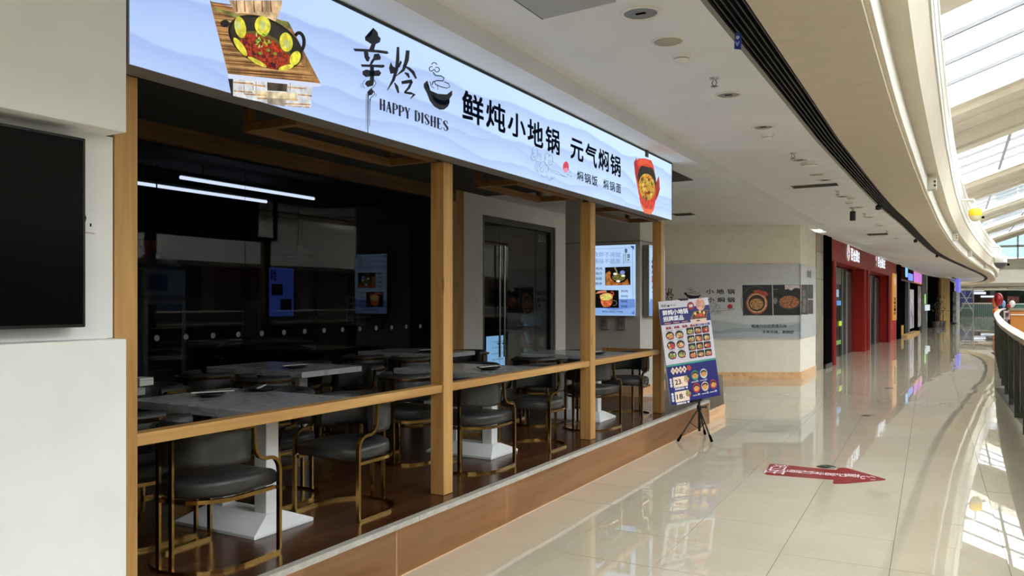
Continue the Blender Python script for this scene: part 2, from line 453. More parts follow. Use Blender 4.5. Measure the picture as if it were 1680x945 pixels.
# ---- glass front, end walls and the white door wall behind the tables
GF = sroot('window_1')
for y0, y1 in ((1.95, 5.305), (5.31, 6.878), (6.883, 8.72)):
    q = MB(); q.box(XG - .006, XG + .006, y0, y1, ZP, 2.865); q.build('pane', M['glass'], GF)
q = MB(); q.box(XG - .08, XG + .08, 1.95, 8.83, 2.865, ZL); q.build('head_beam', M['pine_shade'], GF)  # deep shadow behind the sign is put into the beam's wood tone
q = MB(); q.box(XG - .08, XG + .06, 8.75, 9.05, ZP, ZL); q.build('jamb', M['pine'], GF)
for k in range(14):
    yy = 3.35 + .29 * k + 1.0
    q = MB(); q.lathe([(.026, 0), (.026, .001)], (XG + .0065, yy, 1.212), 16, 'X'); q.build('frosted_dot', P((150, 150, 150), .6, name='frost'), GF)
DW = sroot('wall_door_side')
q = MB()
q.box(XG - .12, XG, 9.05, 9.64, ZP, ZL); q.box(XG - .12, XG, 12.0, 12.49, ZP, ZL); q.box(XG - .12, XG, 12.75, 15.2, 0, ZL)
q.box(XG - .12, XG, 9.64, 12.0, 2.77, ZL); q.box(XG - .12, XG, 12.49, 12.75, 2.8, ZL); q.box(XG - .12, XG, 12.49, 12.75, 0, .7)
q.build('plaster', M['white_wall'], DW)
q = MB(); q.box(XG - .1, XG - .05, 12.49, 12.75, .7, 2.8); q.build('green_slit_panel', P((64, 76, 34), .5), DW)
DR = sroot('door_1')
fr = P((70, 72, 74), .35, .6, .05, 10, 'door_frame_metal')
q = MB(); q.box(XG - .1, XG - .02, 9.64, 9.72, ZP, 2.77); q.box(XG - .1, XG - .02, 11.86, 12.0, ZP, 2.77); q.box(XG - .1, XG - .02, 9.72, 11.86, 2.68, 2.77); q.build('door_frame', fr, DR)
for y0, y1 in ((9.73, 10.22), (10.23, 11.38), (11.4, 11.85)):
    q = MB(); q.box(XG - .07, XG - .058, y0, y1, ZP + .02, 2.675); lf = q.build('door_leaf', M['glass'], DR)
    if y0 < 11:
        yy = 10.16 if y0 < 10 else 10.30
        q = MB(); q.tube([(XG - .02, yy, ZP + .4), (XG - .02, yy, 2.36)], .017, 10)
        for zz in (ZP + .6, 2.2): q.tube([(XG - .06, yy, zz), (XG - .02, yy, zz)], .01, 6)
        q.build('pull_handle', P((190, 190, 190), .2, .9, .02), lf)
p = PR(lambda u, v, l: Vector((XG - .056 + l, u, v)))
p.text('2011', 11.46, 11.72, 2.5, 2.62, P((150, 150, 150), .6)); p.build('door_number', None, DR)
# room behind the glass
RM = sroot('wall_dining_room')
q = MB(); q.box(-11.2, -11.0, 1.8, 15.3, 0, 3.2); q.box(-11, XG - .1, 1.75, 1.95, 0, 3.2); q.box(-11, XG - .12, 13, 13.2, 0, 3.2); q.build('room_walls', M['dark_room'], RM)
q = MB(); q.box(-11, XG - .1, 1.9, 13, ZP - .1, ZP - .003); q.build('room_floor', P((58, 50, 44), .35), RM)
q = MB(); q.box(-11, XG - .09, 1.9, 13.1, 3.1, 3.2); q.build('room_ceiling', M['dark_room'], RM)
# square column carrying the menu boxes
PC = sroot('wall_column')
q = MB(); q.box(-4.6, -3.54, 9.66, 10.62, 0, ZL); q.build('column_plaster', P((196, 192, 184), .7), PC)
for a in ((-4.61, -3.53, 9.648, 9.66), (-3.54, -3.528, 9.65, 10.63)):
    q = MB(); q.box(*a, ZP, ZP + .13); q.build('skirting', M['riser'], PC)
q = MB(); q.box(-4.602, -3.538, 9.658, 10.622, 2.30, 2.312); q.build('joint_line', P((120, 116, 110), .7), PC)

# ---- cream wall with the mural, beyond the landing
DPW = 15.5
wr = Vector((CS, SN, 0)); wn = Vector((SN, -CS, 0))      # along the wall, towards the eye
c1 = gd(1313, 622, DPW); c1.z = 0; c0 = c1 - wr * 3.6; c2 = Vector((-2.655, 18.2, 0))
MW = sroot('wall_mural')
q = MB(); q.prism([c0, c1, c2, c2 + Vector((-3, 0, 0)), c0 - wn * 2.5], (0, 0, ZL)); q.build('plaster', P((232, 226, 210), .8), MW)
q = MB(); q.prism([c0 - wr * .3 + wn * .012, c1 + wn * .012 + Vector((.012, 0, 0)), c2 + Vector((.012, 0, 0)), c2 + Vector((-2, -.1, 0)), c0 - wn * .4], (0, 0, .14))
q.build('skirting', M['riser'], MW)
# stone end panel
c3 = Vector((-2.62, 19.0, 0))
WS = sroot('wall_stone')
for k, (z0, z1) in enumerate(((0, 2.02), (2.03, 2.62), (2.63, ZL))):
    q = MB(); q.prism([(c2.x + .012, c2.y, z0), (c3.x + .012, c3.y, z0), (c3.x - .4, c3.y, z0), (c2.x - .4, c2.y, z0)], (0, 0, z1 - z0)); q.build('stone_panel', M['stone'], WS)

# ---- ceilings
n = 110
slotL = catmull([(-.98, -16), (-1.1, -5), (-1.17, 4.26), (-1.19, 7), (-1.2, 9), (-1.13, 14.5), (-.99, 18.6), (-.88, 22.9), (-.59, 30.9), (.17, 41), (1.27, 54.9), (1.78, 65), (1.7, 74), (.9, 81), (-1.2, 86)], n)
C0 = catmull([(-.1, -16), (-.36, -4), (-.445, 4.6), (-.463, 7), (-.458, 9), (-.424, 12.85), (-.397, 14.5), (-.253, 21.1), (.12, 30.3), (1.06, 45), (1.76, 53.6), (2.46, 66.8), (2.6, 77), (1.6, 86), (-1.2, 91)], n)
FAS = catmull([(-2.455, -16), (-2.455, 5), (-2.455, 12), (-2.45, 17), (-2.4, 20.3), (-2.26, 26.8), (-1.88, 35.6), (-1.57, 43.3), (-1.27, 51), (-.75, 56), (-.28, 59.5), (.02, 66), (.1, 74), (-1.2, 85)], n)
def off(poly, d):
    out = []
    for i, p in enumerate(poly):
        a = poly[max(i - 1, 0)]; b = poly[min(i + 1, len(poly) - 1)]; t = b - a; t = t / np.linalg.norm(t)
        out.append(p + d * np.array((t[1], -t[0])))
    return out
def at(poly, z): return [(p[0], p[1], z) for p in poly]
slotR = off(slotL, .18); slotB = off(slotL, -.035)
CE = sroot('ceiling')
def ngon(pts, name, mat, par):
    bm = bmesh.new(); f = bm.faces.new([bm.verts.new(p) for p in pts]); bmesh.ops.triangulate(bm, faces=[f])
    me = bpy.data.meshes.new(name); bm.to_mesh(me); bm.free(); me.materials.append(mat); return link(name, me, par)
ngon(at(FAS, ZC) + at(slotB, ZC)[::-1], 'corridor_plasterboard', M['ceil'], CE)
q = MB(); q.strip(at(FAS, ZL), at(FAS, ZC)); q.build('step_face', M['ceil'], CE)
q = MB(); q.strip(at(slotR, ZC), at(C0, ZC)); q.build('outer_plasterboard', P((208, 194, 170), .9, spec=.2), CE)
q = MB(); q.strip(at(slotB, ZC), at(slotL, ZC - .004)); q.strip(at(slotL, ZC - .004), at(slotL, ZC + .02)); q.build('slot_edge_trim', P((130, 126, 120), .5), CE)
q = MB(); q.strip(at(slotL, ZC + .10), at(slotR, ZC + .10)); q.strip(at(slotL, ZC), at(slotL, ZC + .1)); q.strip(at(slotR, ZC), at(slotR, ZC + .1)); q.build('slot_box', M['black'], CE)
for k in range(5):
    A = off(slotL, .02 + .035 * k); q = MB(); q.strip(at(A, ZC + .005), at(A, ZC + .05)); B = off(slotL, .03 + .035 * k); q.strip(at(A, ZC + .005), at(B, ZC + .005)); q.strip(at(B, ZC + .005), at(B, ZC + .05))
    q.build('slot_blade', P((22, 22, 23), .5), CE)
# lowered soffits
q = MB(); ys = [p for p in FAS if p[1] < 18.3]
q.strip([(-6.3, p[1], ZL) for p in ys], at(ys, ZL)); ys2 = [p for p in FAS if p[1] >= 17.9]; q.strip([(p[0] - .9, p[1], ZL) for p in ys2], at(ys2, ZL))
q.build('lowered_soffit', M['ceil'], CE)
q = MB(); q.box(-5.82, -2.83, 1.93, 9.6, ZL - .012, ZL - .002); q.build('seating_soffit', P((84, 82, 80), .9, spec=.1), CE)  # thin grey sheet; the gloom over the seating is in its colour
q = MB(); q.box(-12, 0.5, -16, 3.9, 3.45, 3.6); q.box(-12, -.6, 3.9, 60, 3.45, 3.6); q.build('upper_slab', M['ceil'], CE)

# ---- upper gallery edge: stepped plaster profile and clad parapet
UB = sroot('wall_upper_gallery')
prof = [(0, 3.15), (.004, 3.18), (.036, 3.18), (.032, 3.47), (.185, 3.47), (.275, 3.9), (.285, 4.86)]
cur = [at(off(C0, d), z) for d, z in prof]
for nm, i0, mt in (('edge_lip', 0, P((240, 228, 200), .6)), ('edge_soffit', 1, M['cream']), ('light_fascia', 2, M['clad']), ('cove_soffit', 3, M['cream']), ('sloped_soffit', 4, M['cream'])):
    q = MB(); q.strip(cur[i0], cur[i0 + 1]); q.build(nm, mt, UB)
q = MB(); q.strip(at(off(C0, .27), 3.9), at(off(C0, .27), 4.84)); q.strip(at(off(C0, .27), 4.84), at(off(C0, -.1), 4.84)); q.build('parapet_core', P((112, 104, 90), .8), UB)
ck = 0
for row in range(4):
    z0 = 3.905 + .24 * row; i = 18 + (row % 2) * 2
    while i < n - 6:
        j = min(i + 4, n - 2); seg = [C0[k] for k in range(i, j + 1)]
        A = off(seg, .272); B = off(seg, .292 + .004 * ((row + i) % 2)); A[0] = A[0] + (A[1] - A[0]) * .03; B[0] = B[0] + (B[1] - B[0]) * .03
        q = MB(); q.strip(at(B, z0), at(B, z0 + .218)); q.strip(at(A, z0), at(B, z0)); q.strip(at(B, z0 + .218), at(A, z0 + .218)); q.strip([at(A, z0)[0], at(A, z0 + .218)[0]], [at(B, z0)[0], at(B, z0 + .218)[0]])
        q.build('cladding_panel', M['clad'], UB); i = j

# ---- skylight over the atrium
def roof_z(x): return 6.5 + .35 * (x if x < 7 else 14 - x)
SK = sroot('ceiling_skylight')
op = [(-25, -17), (-9, -1), (7.4, 15.4), (23, 30.8), (39.5, 48), (56, 64), (72, 80), (88, 100)]
for (x0, x1) in ((-3.5, 7), (7, 16.5)):
    def sp_(y0, y1, d0, d1, nm, mt, xa=x0, xb=x1):
        q = MB(); za, zb = roof_z(xa), roof_z(xb)
        q.prism([(xa, y0, za + d0), (xb, y0, zb + d0), (xb, y0, zb + d1), (xa, y0, za + d1)], (0, y1 - y0, 0)); return q.build(nm, mt, SK)
    for y0, y1 in op:
        mid = (y0 + y1) / 2
        for a, b_ in ((y0, mid - .04), (mid + .04, y1)):
            sp_(a, b_, 0, .3, 'roof_panel', M['roofp']); w = b_ - a
            sp_(a + w * .12, a + w * .30, -.16, 0, 'beam', M['roofp']); sp_(a + w * .62, a + w * .72, -.08, 0, 'rib', M['roofp'])
        sp_(mid - .05, mid + .05, .06, .3, 'gap_cover', P((120, 112, 100), .7))
    gl = [(op[i][1], op[i + 1][0]) for i in range(len(op) - 1)]
    for y0, y1 in gl:
        w = (y1 - y0) / 4
        for k in range(4):
            sp_(y0 + w * k, y0 + w * (k + 1), .2, .215, 'pane', M['pane'])
            if k: sp_(y0 + w * k - .05, y0 + w * k + .05, .12, .2, 'purlin', P((128, 128, 130), .5))
    for y0, y1 in gl:
        for xm in ((1.6, 4.4) if x0 < 0 else (9.6, 12.4)):
            q = MB(); z = roof_z(xm); q.box(xm - .05, xm + .05, y0, y1, z + .1, z + .19); q.build('glazing_bar', P((150, 150, 152), .5), SK)

# ---- atrium surroundings: lower floor, opposite gallery, end walls
AT = sroot('wall_opposite')
q = MB(); q.box(14, 17.5, -26, 100, -.5, 0); q.build('gallery_floor', M['cream'], AT)
q = MB(); q.box(13.9, 14.05, -26, 100, 0, 1.1); q.build('gallery_balustrade', P((52, 60, 54), .3), AT)
q = MB(); q.box(17.5, 17.7, -26, 100, -.0, 3.1); q.build('shop_fronts', P((74, 70, 66), .4), AT)
q = MB(); q.box(13.7, 17.7, -26, 100, 3.1, 4.9); q.build('gallery_fascia', P((190, 185, 174), .6), AT)
for k in range(21):
    yy = -24 + 6 * k; q = MB(); q.box(17.2, 17.5, yy - .3, yy + .3, 0, 3.1); q.build('pier', P((150, 142, 128), .5), AT)
    q = MB(); q.box(17.3, 17.5, yy + .3, yy + 5.7, 2.45, 3.1); q.build('shop_fascia', P(((120, 44, 40), (56, 60, 64), (150, 146, 138), (44, 66, 60))[k % 4], .5), AT)
    q = MB(); q.box(13.84, 13.9, yy - .04, yy + .04, 0, 1.1); q.build('baluster_post', P((84, 92, 84), .35), AT)
q = MB(); q.box(13.82, 14.12, -26, 100, 1.1, 1.16); q.build('gallery_handrail', P((176, 166, 146), .4), AT)
q = MB(); q.box(16.5, 16.7, -26, 100, 4.9, 9); q.build('upper_wall', P((176, 168, 154), .8), AT)
q = MB(); q.box(-4.2, -4.0, -26, 110, 3.4, 9); q.build('upper_wall', M['cream'], AT)
q = MB(); q.box(-4, 17.7, -26.2, -26, -5, 12); q.build('end_wall', M['cream'], AT)
q = MB(); q.box(1, 17.7, -26, 108, -5.2, -5); q.build('lower_floor', P((150, 143, 130), .3), AT)
q = MB(); q.box(13.9, 14.1, -26, 100, -5, -.5); q.build('lower_fronts', P((120, 116, 108), .6), AT)
q = MB(); q.box(.6, .8, -26, 62, -5, -.5); q.build('lower_fronts', P((120, 116, 108), .6), AT)

# ---- gable end beyond the far gallery
YG = 100
GB = sroot('wall_gable')
def ge(px, py, Y=YG): return gy(px, py, Y)
zb, zt = ge(1650, 424).z, ge(1650, 404).z
q = MB(); q.box(-8, 18, YG + .1, YG + .3, 3.3, zb); q.build('white_cladding', M['clad'], GB)
for k in range(5):
    q = MB(); z = 3.5 + (zb - 3.5) / 5 * k; q.box(-8, 18, YG + .04, YG + .1, z + .03, z + (zb - 3.5) / 5 - .03); q.build('cladding_board', M['clad'], GB)
xs = [ge(1632, 400).x, ge(1670, 400).x, ge(1709, 400).x, ge(1748, 400).x, ge(1790, 400).x, ge(1840, 400).x, ge(1900, 400).x]
for a, b_ in zip(xs, xs[1:]):
    q = MB(); q.box(a + .08, b_ - .08, YG + .1, YG + .14, zb + .1, zt - .12); q.build('pane', M['bluepane'], GB)
    q = MB(); q.box(a + .08, b_ - .08, YG + .1, YG + .14, zt + .12, 14); q.build('pane', M['bluepane'], GB)
    q = MB(); q.box(a - .08, a + .08, YG, YG + .2, zb, 14); q.build('mullion', P((200, 205, 208), .4), GB)
q = MB(); q.box(xs[0], 18, YG, YG + .2, zt - .12, zt + .12); q.build('transom', P((215, 218, 220), .4), GB)
q = MB(); q.box(-8, xs[0], YG + .1, YG + .3, zb, 14); q.build('side_cladding', M['clad'], GB)
# gallery edge and shop wall across the far end
FE = sroot('wall_far_end')
yf = 96
a = gy(1560, 0, yf).x; b_ = 18
def fz(py, Y): return gy(1620, py, Y).z
q = MB(); q.box(-6, b_, yf, yf + 5, fz(476, yf), fz(470, yf)); q.build('gallery_soffit_band', M['cream'], FE)
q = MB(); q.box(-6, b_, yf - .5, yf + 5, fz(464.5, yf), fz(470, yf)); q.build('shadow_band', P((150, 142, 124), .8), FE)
q = MB(); q.box(-6, b_, yf - .3, yf + 5, fz(470, yf) , fz(443, yf)); q.build('upper_band', M['clad'], FE)
q = MB(); q.box(-6, b_, 103, 103.2, 0, 4); q.build('dark_back_wall', P((34, 40, 40), .6), FE)

# ================================================================== TIMBER FRAME
TF = empty('timber_frame', (-2.87, 2, 0), label='pine post and rail frame standing on the platform under the lit sign', cat='frame')
def tfp(mb, nm, mat, bev=.003):
    o = mb.build(nm, mat, TF, bev); o.matrix_parent_inverse = Matrix.Translation((2.87, -2, 0)); return o
posts = [(1.897, 1.996, 0.0), (4.135, 4.24, ZP), (6.435, 6.545, ZP), (8.36, 8.47, ZP)]
for y0, y1, z0 in posts:
    q = MB(); q.box(-2.92, -2.82, y0, y1, z0 + .002, 2.405); tfp(q, 'post', M['pine'])
for (a0, a1, a2), (b0, b1, b2) in zip(posts, posts[1:]):
    q = MB(); q.box(-2.90, -2.83, a1, b0, .945, .995); tfp(q, 'rail', M['pine_y'])
q = MB(); q.box(-3.54, -2.9, 8.39, 8.44, .945, .995); tfp(q, 'end_rail', M['pine'])
TRL = ('beside the television wall', 'in the middle bay', 'in the far bay')
for k, (y0, y1) in enumerate(((2.87, 4.08), (5.13, 6.18), (7.14, 8.32))):
    t = empty('hanging_trellis', (-3.0, (y0 + y1) / 2, 2.40), label='pine trellis rectangle, darkened for shade, hanging behind the lit sign ' + TRL[k], cat='trellis', group='trellises behind the sign')
    def hp(nm, *bx):
        q = MB(); q.box(*bx); o = q.build(nm, M['pine_shade'], t, .002); o.matrix_parent_inverse = Matrix.Translation((3.0, -(y0 + y1) / 2, -2.40))
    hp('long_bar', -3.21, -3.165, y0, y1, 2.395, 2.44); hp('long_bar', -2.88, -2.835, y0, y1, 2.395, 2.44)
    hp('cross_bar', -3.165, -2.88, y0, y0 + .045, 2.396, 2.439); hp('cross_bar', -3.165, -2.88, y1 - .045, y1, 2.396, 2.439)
    hp('hanger', -3.21, -3.165, y0, y0 + .045, 2.44, ZL - .012); hp('hanger', -3.21, -3.165, y1 - .045, y1, 2.44, ZL - .012)

# ================================================================== THE LIT SHOP SIGN
SG = empty('shop_sign', (XP, 5.1, 2.4), label='long backlit blue shop sign with black brush lettering above the seating', cat='sign')
SGI = Matrix.Translation((-XP, -5.1, -2.4))
def sgp(mb, nm, mat=None, bev=0):
    o = mb.build(nm, mat, SG, bev); o.matrix_parent_inverse = SGI; return o
Y0, Y1, Z0, Z1 = 1.87, 8.33, 2.408, 3.022
q = MB(); q.box(XP - .13, XP - .006, Y0, Y1, Z0, Z1); sgp(q, 'sign_case', P((128, 122, 116), .5))
q = MB(); q.box(XP - .02, XP + .004, Y0, Y1, Z1 - .012, Z1 + .004); q.box(XP - .02, XP + .003, Y1 - .006, Y1 + .004, Z0, Z1); sgp(q, 'case_edge', P((40, 38, 38), .5))
# face: pale blue with layered ink hills
m, nt, b = newmat('backlit_hills'); b.inputs['Base Color'].default_value = (.02, .02, .02, 1); b.inputs['Roughness'].default_value = .35
L = nt.links
tc = nt.nodes.new('ShaderNodeTexCoord'); sx = nt.nodes.new('ShaderNodeSeparateXYZ'); L.new(tc.outputs['Object'], sx.inputs[0])
def mth(op, a, b_=None, c=None):
    n_ = nt.nodes.new('ShaderNodeMath'); n_.operation = op
    for i, q_ in enumerate((a, b_, c)):
        if q_ is None: continue
        if isinstance(q_, (int, float)): n_.inputs[i].default_value = q_
        else: L.new(q_, n_.inputs[i])
    return n_.outputs[0]
yv, zv = sx.outputs[1], sx.outputs[2]
dark = None
for k, (base, amp, fr, fall) in enumerate(((2.90, .16, .55, 10), (2.72, .20, .5, 9), (2.58, .16, .7, 10), (2.50, .10, .9, 12))):
    cb = nt.nodes.new('ShaderNodeCombineXYZ'); L.new(yv, cb.inputs[0]); cb.inputs[1].default_value = 3.7 * k + 1.3
    hN = noise(nt, cb.outputs[0], fr, 5, .45)
    d = mth('SUBTRACT', mth('ADD', mth('MULTIPLY', mth('SUBTRACT', hN, .5), amp * 3), base), zv)
    on = mth('MULTIPLY', d, 60); on = nt.nodes.new('ShaderNodeClamp') and mth('MINIMUM', mth('MAXIMUM', on, 0), 1)
    fallv = mth('POWER', 2.718, mth('MULTIPLY', mth('MAXIMUM', d, 0), -fall))
    v_ = mth('MULTIPLY', on, mth('MULTIPLY', fallv, .5)); dark = v_ if dark is None else mth('MAXIMUM', dark, v_)
glow = mth('MULTIPLY', mth('SUBTRACT', yv, 1.9), .22); glow = mth('MINIMUM', mth('MAXIMUM', glow, 0), 1)
mx1 = nt.nodes.new('ShaderNodeMix'); mx1.data_type = 'RGBA'; L.new(glow, mx1.inputs[0]); mx1.inputs[6].default_value = (*lin((178, 202, 244)), 1); mx1.inputs[7].default_value = (*lin((196, 224, 248)), 1)
mx2 = nt.nodes.new('ShaderNodeMix'); mx2.data_type = 'RGBA'; L.new(dark, mx2.inputs[0]); L.new(mx1.outputs[2], mx2.inputs[6]); mx2.inputs[7].default_value = (*lin((118, 138, 204)), 1)
L.new(mx2.outputs[2], b.inputs['Emission Color']); b.inputs['Emission Strength'].default_value = 1.15
q = MB(); q.add([(XP, Y0, Z0), (XP, Y1, Z0), (XP, Y1, Z1), (XP, Y0, Z1)], [(0, 1, 2, 3)]); fo = sgp(q, 'lit_face', m)
def sgf(px, py, l): v = gx(px, py, XP + .001 + l); return v
ink = E((12, 18, 34), .6)
def brush_name(p, s=ink, l=1):      # the big brushed pair of characters, bowl mark and Latin line, in 969x945 crop units
    for poly in ([(205, 75), (240, 110), (245, 140), (265, 160), (258, 190), (225, 205), (212, 250), (172, 250), (190, 205), (142, 175), (138, 150), (192, 140)],
                 [(45, 240), (130, 243), (260, 253), (320, 262), (328, 280), (310, 284), (230, 272), (140, 266), (60, 262)],
                 [(130, 262), (166, 270), (168, 300), (180, 312), (168, 345), (150, 340), (135, 310)],
                 [(212, 285), (250, 280), (266, 310), (262, 330), (215, 335), (195, 368), (176, 368), (190, 335), (205, 315)],
                 [(105, 366), (200, 368), (290, 370), (297, 384), (280, 394), (200, 388), (115, 386)],
                 [(120, 420), (150, 407), (200, 418), (250, 411), (269, 435), (255, 459), (200, 460), (145, 467), (120, 447)],
                 [(180, 384), (211, 384), (212, 500), (204, 535), (160, 547), (139, 522), (150, 500), (179, 490)],
                 [(158, 585), (190, 553), (211, 583), (196, 608), (160, 618)],
                 [(345, 345), (360, 380), (390, 398), (375, 436), (342, 442), (330, 395)],
                 [(420, 333), (434, 350), (416, 388), (393, 402)]): p.poly(poly, s, l)
    p.stroke([(164, 612), (163, 750), (162, 918)], [10, 8, 5], s, l); p.stroke([(179, 640), (177, 760), (176, 860)], [7, 5, 3], s, l)
    p.stroke([(150, 600), (149, 740), (150, 880)], [4, 4, 2], s, l); p.stroke([(215, 490), (228, 518), (206, 548), (186, 560)], 5, s, l)
    p.stroke([(140, 490), (122, 515), (126, 545), (140, 556)], 4, s, l); p.stroke([(110, 520), (107, 540), (116, 556)], 3, s, l)
    p.stroke([(212, 580), (216, 605), (184, 634), (180, 660)], 6, s, l); p.stroke([(226, 596), (230, 612), (222, 622)], 4, s, l)
    p.stroke([(402, 228), (400, 320), (390, 410), (365, 490), (316, 574)], [20, 28, 26, 24, 5], s, l)
    p.stroke([(374, 512), (392, 545), (406, 594)], [8, 26, 14], s, l)
    p.stroke([(480, 255), (472, 330), (445, 410), (386, 460)], [30, 34, 24, 4], s, l)
    p.stroke([(440, 372), (490, 400), (522, 430), (546, 480)], [6, 22, 26, 14], s, l)
    p.stroke([(455, 432), (478, 445), (492, 474)], [10, 26, 12], s, l); p.stroke([(430, 512), (475, 505), (515, 498)], [24, 28, 26], s, l)
    p.stroke([(512, 500), (490, 550), (455, 590)], [22, 20, 16], s, l); p.stroke([(452, 590), (500, 596), (532, 606), (498, 642)], [14, 22, 24, 3], s, l)
def bowl_mark(p, s=ink, l=1):
    p.poly([(606, 522), (622, 505), (636, 495), (632, 540), (660, 575), (720, 600), (790, 605), (832, 572), (833, 610), (812, 640), (770, 655), (720, 645), (690, 622), (668, 600), (690, 660), (740, 688), (780, 690), (812, 672), (800, 700), (770, 725), (735, 727), (690, 702), (655, 657), (630, 592), (606, 548)], s, l)
    p.arc(668, 402, 18, 0, 5.2, 7, s, l); p.arc(712, 408, 19, -2.4, 3.4, 7, s, l); p.arc(690, 372, 20, 3.3, 6.2, 7, s, l)
    p.stroke([(680, 428), (700, 455), (745, 458), (768, 475), (760, 498), (715, 495), (680, 505), (672, 530)], 9, s, l)
    p.stroke([(770, 505), (805, 520), (814, 545), (790, 556), (745, 545), (700, 525), (690, 505)], 7, s, l); p.stroke([(655, 500), (665, 540), (690, 555)], 5, s, l); p.stroke([(700, 520), (720, 545), (718, 570)], 4, s, l)
GL = {  # serif capitals on a 0..1 grid (x right, y down): thick stems, thin joins
 'H': [[(.16, 0), (.16, 1)], [(.84, 0), (.84, 1)], ['t', (.16, .5), (.84, .5)], ['t', (0, 0), (.34, 0)], ['t', (0, 1), (.34, 1)], ['t', (.66, 0), (1, 0)], ['t', (.66, 1), (1, 1)]],
 'A': [['t', (.5, 0), (.1, 1)], [(.5, 0), (.88, 1)], ['t', (.25, .65), (.72, .65)], ['t', (-.02, 1), (.24, 1)], ['t', (.7, 1), (1.04, 1)]],
 'P': [[(.2, 0), (.2, 1)], ['t', (.02, 1), (.4, 1)], ['t', (.02, 0), (.6, .0), (.85, .1)], [(.85, .08), (.93, .28), (.85, .46)], ['t', (.85, .48), (.6, .55), (.2, .55)]],
 'Y': [[(.12, 0), (.5, .55)], ['t', (.9, 0), (.5, .55)], [(.5, .5), (.5, 1)], ['t', (-.04, 0), (.3, 0)], ['t', (.7, 0), (1.04, 0)], ['t', (.3, 1), (.7, 1)]],
 'D': [[(.2, 0), (.2, 1)], ['t', (.02, 0), (.55, .0), (.82, .14)], [(.8, .12), (.93, .5), (.8, .88)], ['t', (.82, .86), (.55, 1), (.02, 1)]],
 'I': [[(.5, 0), (.5, 1)], ['t', (.2, 0), (.8, 0)], ['t', (.2, 1), (.8, 1)]],
 'S': [['t', (.86, .24), (.74, .05), (.45, .0), (.2, .08)], [(.16, .1), (.16, .3), (.5, .48), (.84, .68), (.84, .88)], ['t', (.84, .9), (.55, 1), (.25, .96), (.1, .75)]],
 'E': [[(.22, 0), (.22, 1)], ['t', (.02, 0), (.85, 0), (.88, .2)], ['t', (.22, .5), (.65, .5)], ['t', (.02, 1), (.88, 1), (.92, .78)]]}
def serif(word, x0, y0, x1, y1, hgt0, hgt1, mat, l=1):
    n_ = len(word); slots = sum(.55 if ch in ' I' else 1 for ch in word); x = 0
    for ch in word:
        w_ = .55 if ch in ' I' else 1
        if ch != ' ':
            p = PR(sgf); a_ = x / slots; b2 = (x + w_ * .8) / slots
            for st in GL[ch]:
                thin = st[0] == 't'; pts = st[1:] if thin else st
                out = []
                for u, v in pts:
                    f_ = a_ + (b2 - a_) * u; hh = hgt0 + (hgt1 - hgt0) * f_
                    out.append((x0 + (x1 - x0) * f_, y0 + (y1 - y0) * f_ + v * hh))
                p.stroke(out, (hgt0 * .075 if thin else hgt0 * .19), mat, l)
            sgp(p, 'letter')
        x += w_
p = PR(sgf)
cr = p.sub(lambda u, v: (570 + u * .20640, 30 + v * .20640)); brush_name(cr); sgp(cr, 'brush_lettering')
p = PR(sgf); cr = p.sub(lambda u, v: (570 + u * .20640, 30 + v * .20640)); bowl_mark(cr); sgp(cr, 'bowl_mark')
serif('HAPPY DISHES', 623.3, 162.0, 737.5, 200, 17.4, 16.4, E((16, 26, 60), .7))
def sch(ch, x0, x1, y0, y1, bold, mat=ink):     # one character inside its own rectangle on the sign
    a_ = gx(x0, 0, XP); c_ = gx(x1, 0, XP); xm = (x0 + x1) / 2
    zt_ = gx(xm, y0 + 2, XP).z; zb_ = gx(xm, y1 - 2, XP).z
    V, F = glyphs(ch, bold); p = MB(); p.add([(XP + .0016, a_.y + (c_.y - a_.y) * u, zb_ + (zt_ - zb_) * v) for u, v in V], F, mat); sgp(p, 'character')
for ch, x0, x1, y0, y1 in (('鲜', 757.6, 793.4, 151, 204.6), ('炖', 797, 829, 165.6, 216), ('小', 832.6, 862.3, 184, 227.6), ('地', 865, 891, 196, 242), ('锅', 894.7, 918, 208, 253.6),
                           ('元', 935.5, 957, 227, 265.6), ('气', 960, 979, 235, 275.5), ('焖', 981.4, 998.5, 244, 282), ('锅', 1001, 1018, 252.7, 290.5)): sch(ch, x0, x1, y0, y1, .022)
for ch, x0, x1, y0, y1 in (('焖', 946.5, 956.5, 279, 298), ('锅', 958.5, 969, 283, 303), ('饭', 970.5, 980, 286, 307), ('焖', 989.5, 998, 293, 312), ('锅', 1000, 1008.5, 296, 315.5), ('面', 1010.5, 1018.5, 300, 319)): sch(ch, x0, x1, y0, y1, .015)
# thin-line clouds and the red sun
p = PR(sgf); cl = p.sub(lambda u, v: (740 + u * .17986, 130 + v * .17989)); ln = E((60, 84, 130), .8)
for u, v, r_, ry, a0, a1 in ((765, 660, 25, 46, 2.4, 7.2), (750, 705, 20, 35, 1.2, 5.2), (795, 715, 28, 40, -1.8, 3.4), (755, 695, 10, 16, 0, 5), (797, 708, 12, 18, 2, 7), (875, 705, 20, 34, 1.8, 6.4), (905, 735, 22, 45, -2.4, 2.6), (870, 745, 18, 35, 1.5, 4.6), (900, 745, 9, 14, 0, 5), (782, 800, 15, 35, 1.6, 4.7), (800, 810, 15, 38, 1.6, 4.7), (838, 790, 32, 38, 2.6, 6.6), (830, 825, 14, 22, 0, 5), (850, 870, 25, 25, .6, 3.2), (900, 885, 22, 35, .2, 3.6), (870, 815, 18, 32, -1.6, 1.8), (925, 880, 16, 30, .1, 3)):
    cl.arc(u, v, r_, a0, a1, 2.6, ln, 1, 14, ry)
cl.stroke([(915, 740), (945, 765), (970, 777)], 2.5, ln); cl.stroke([(880, 808), (920, 830), (980, 850), (1020, 880), (1060, 893)], 2.5, ln); cl.stroke([(905, 838), (950, 858), (1000, 878), (1045, 890)], 2.5, ln)
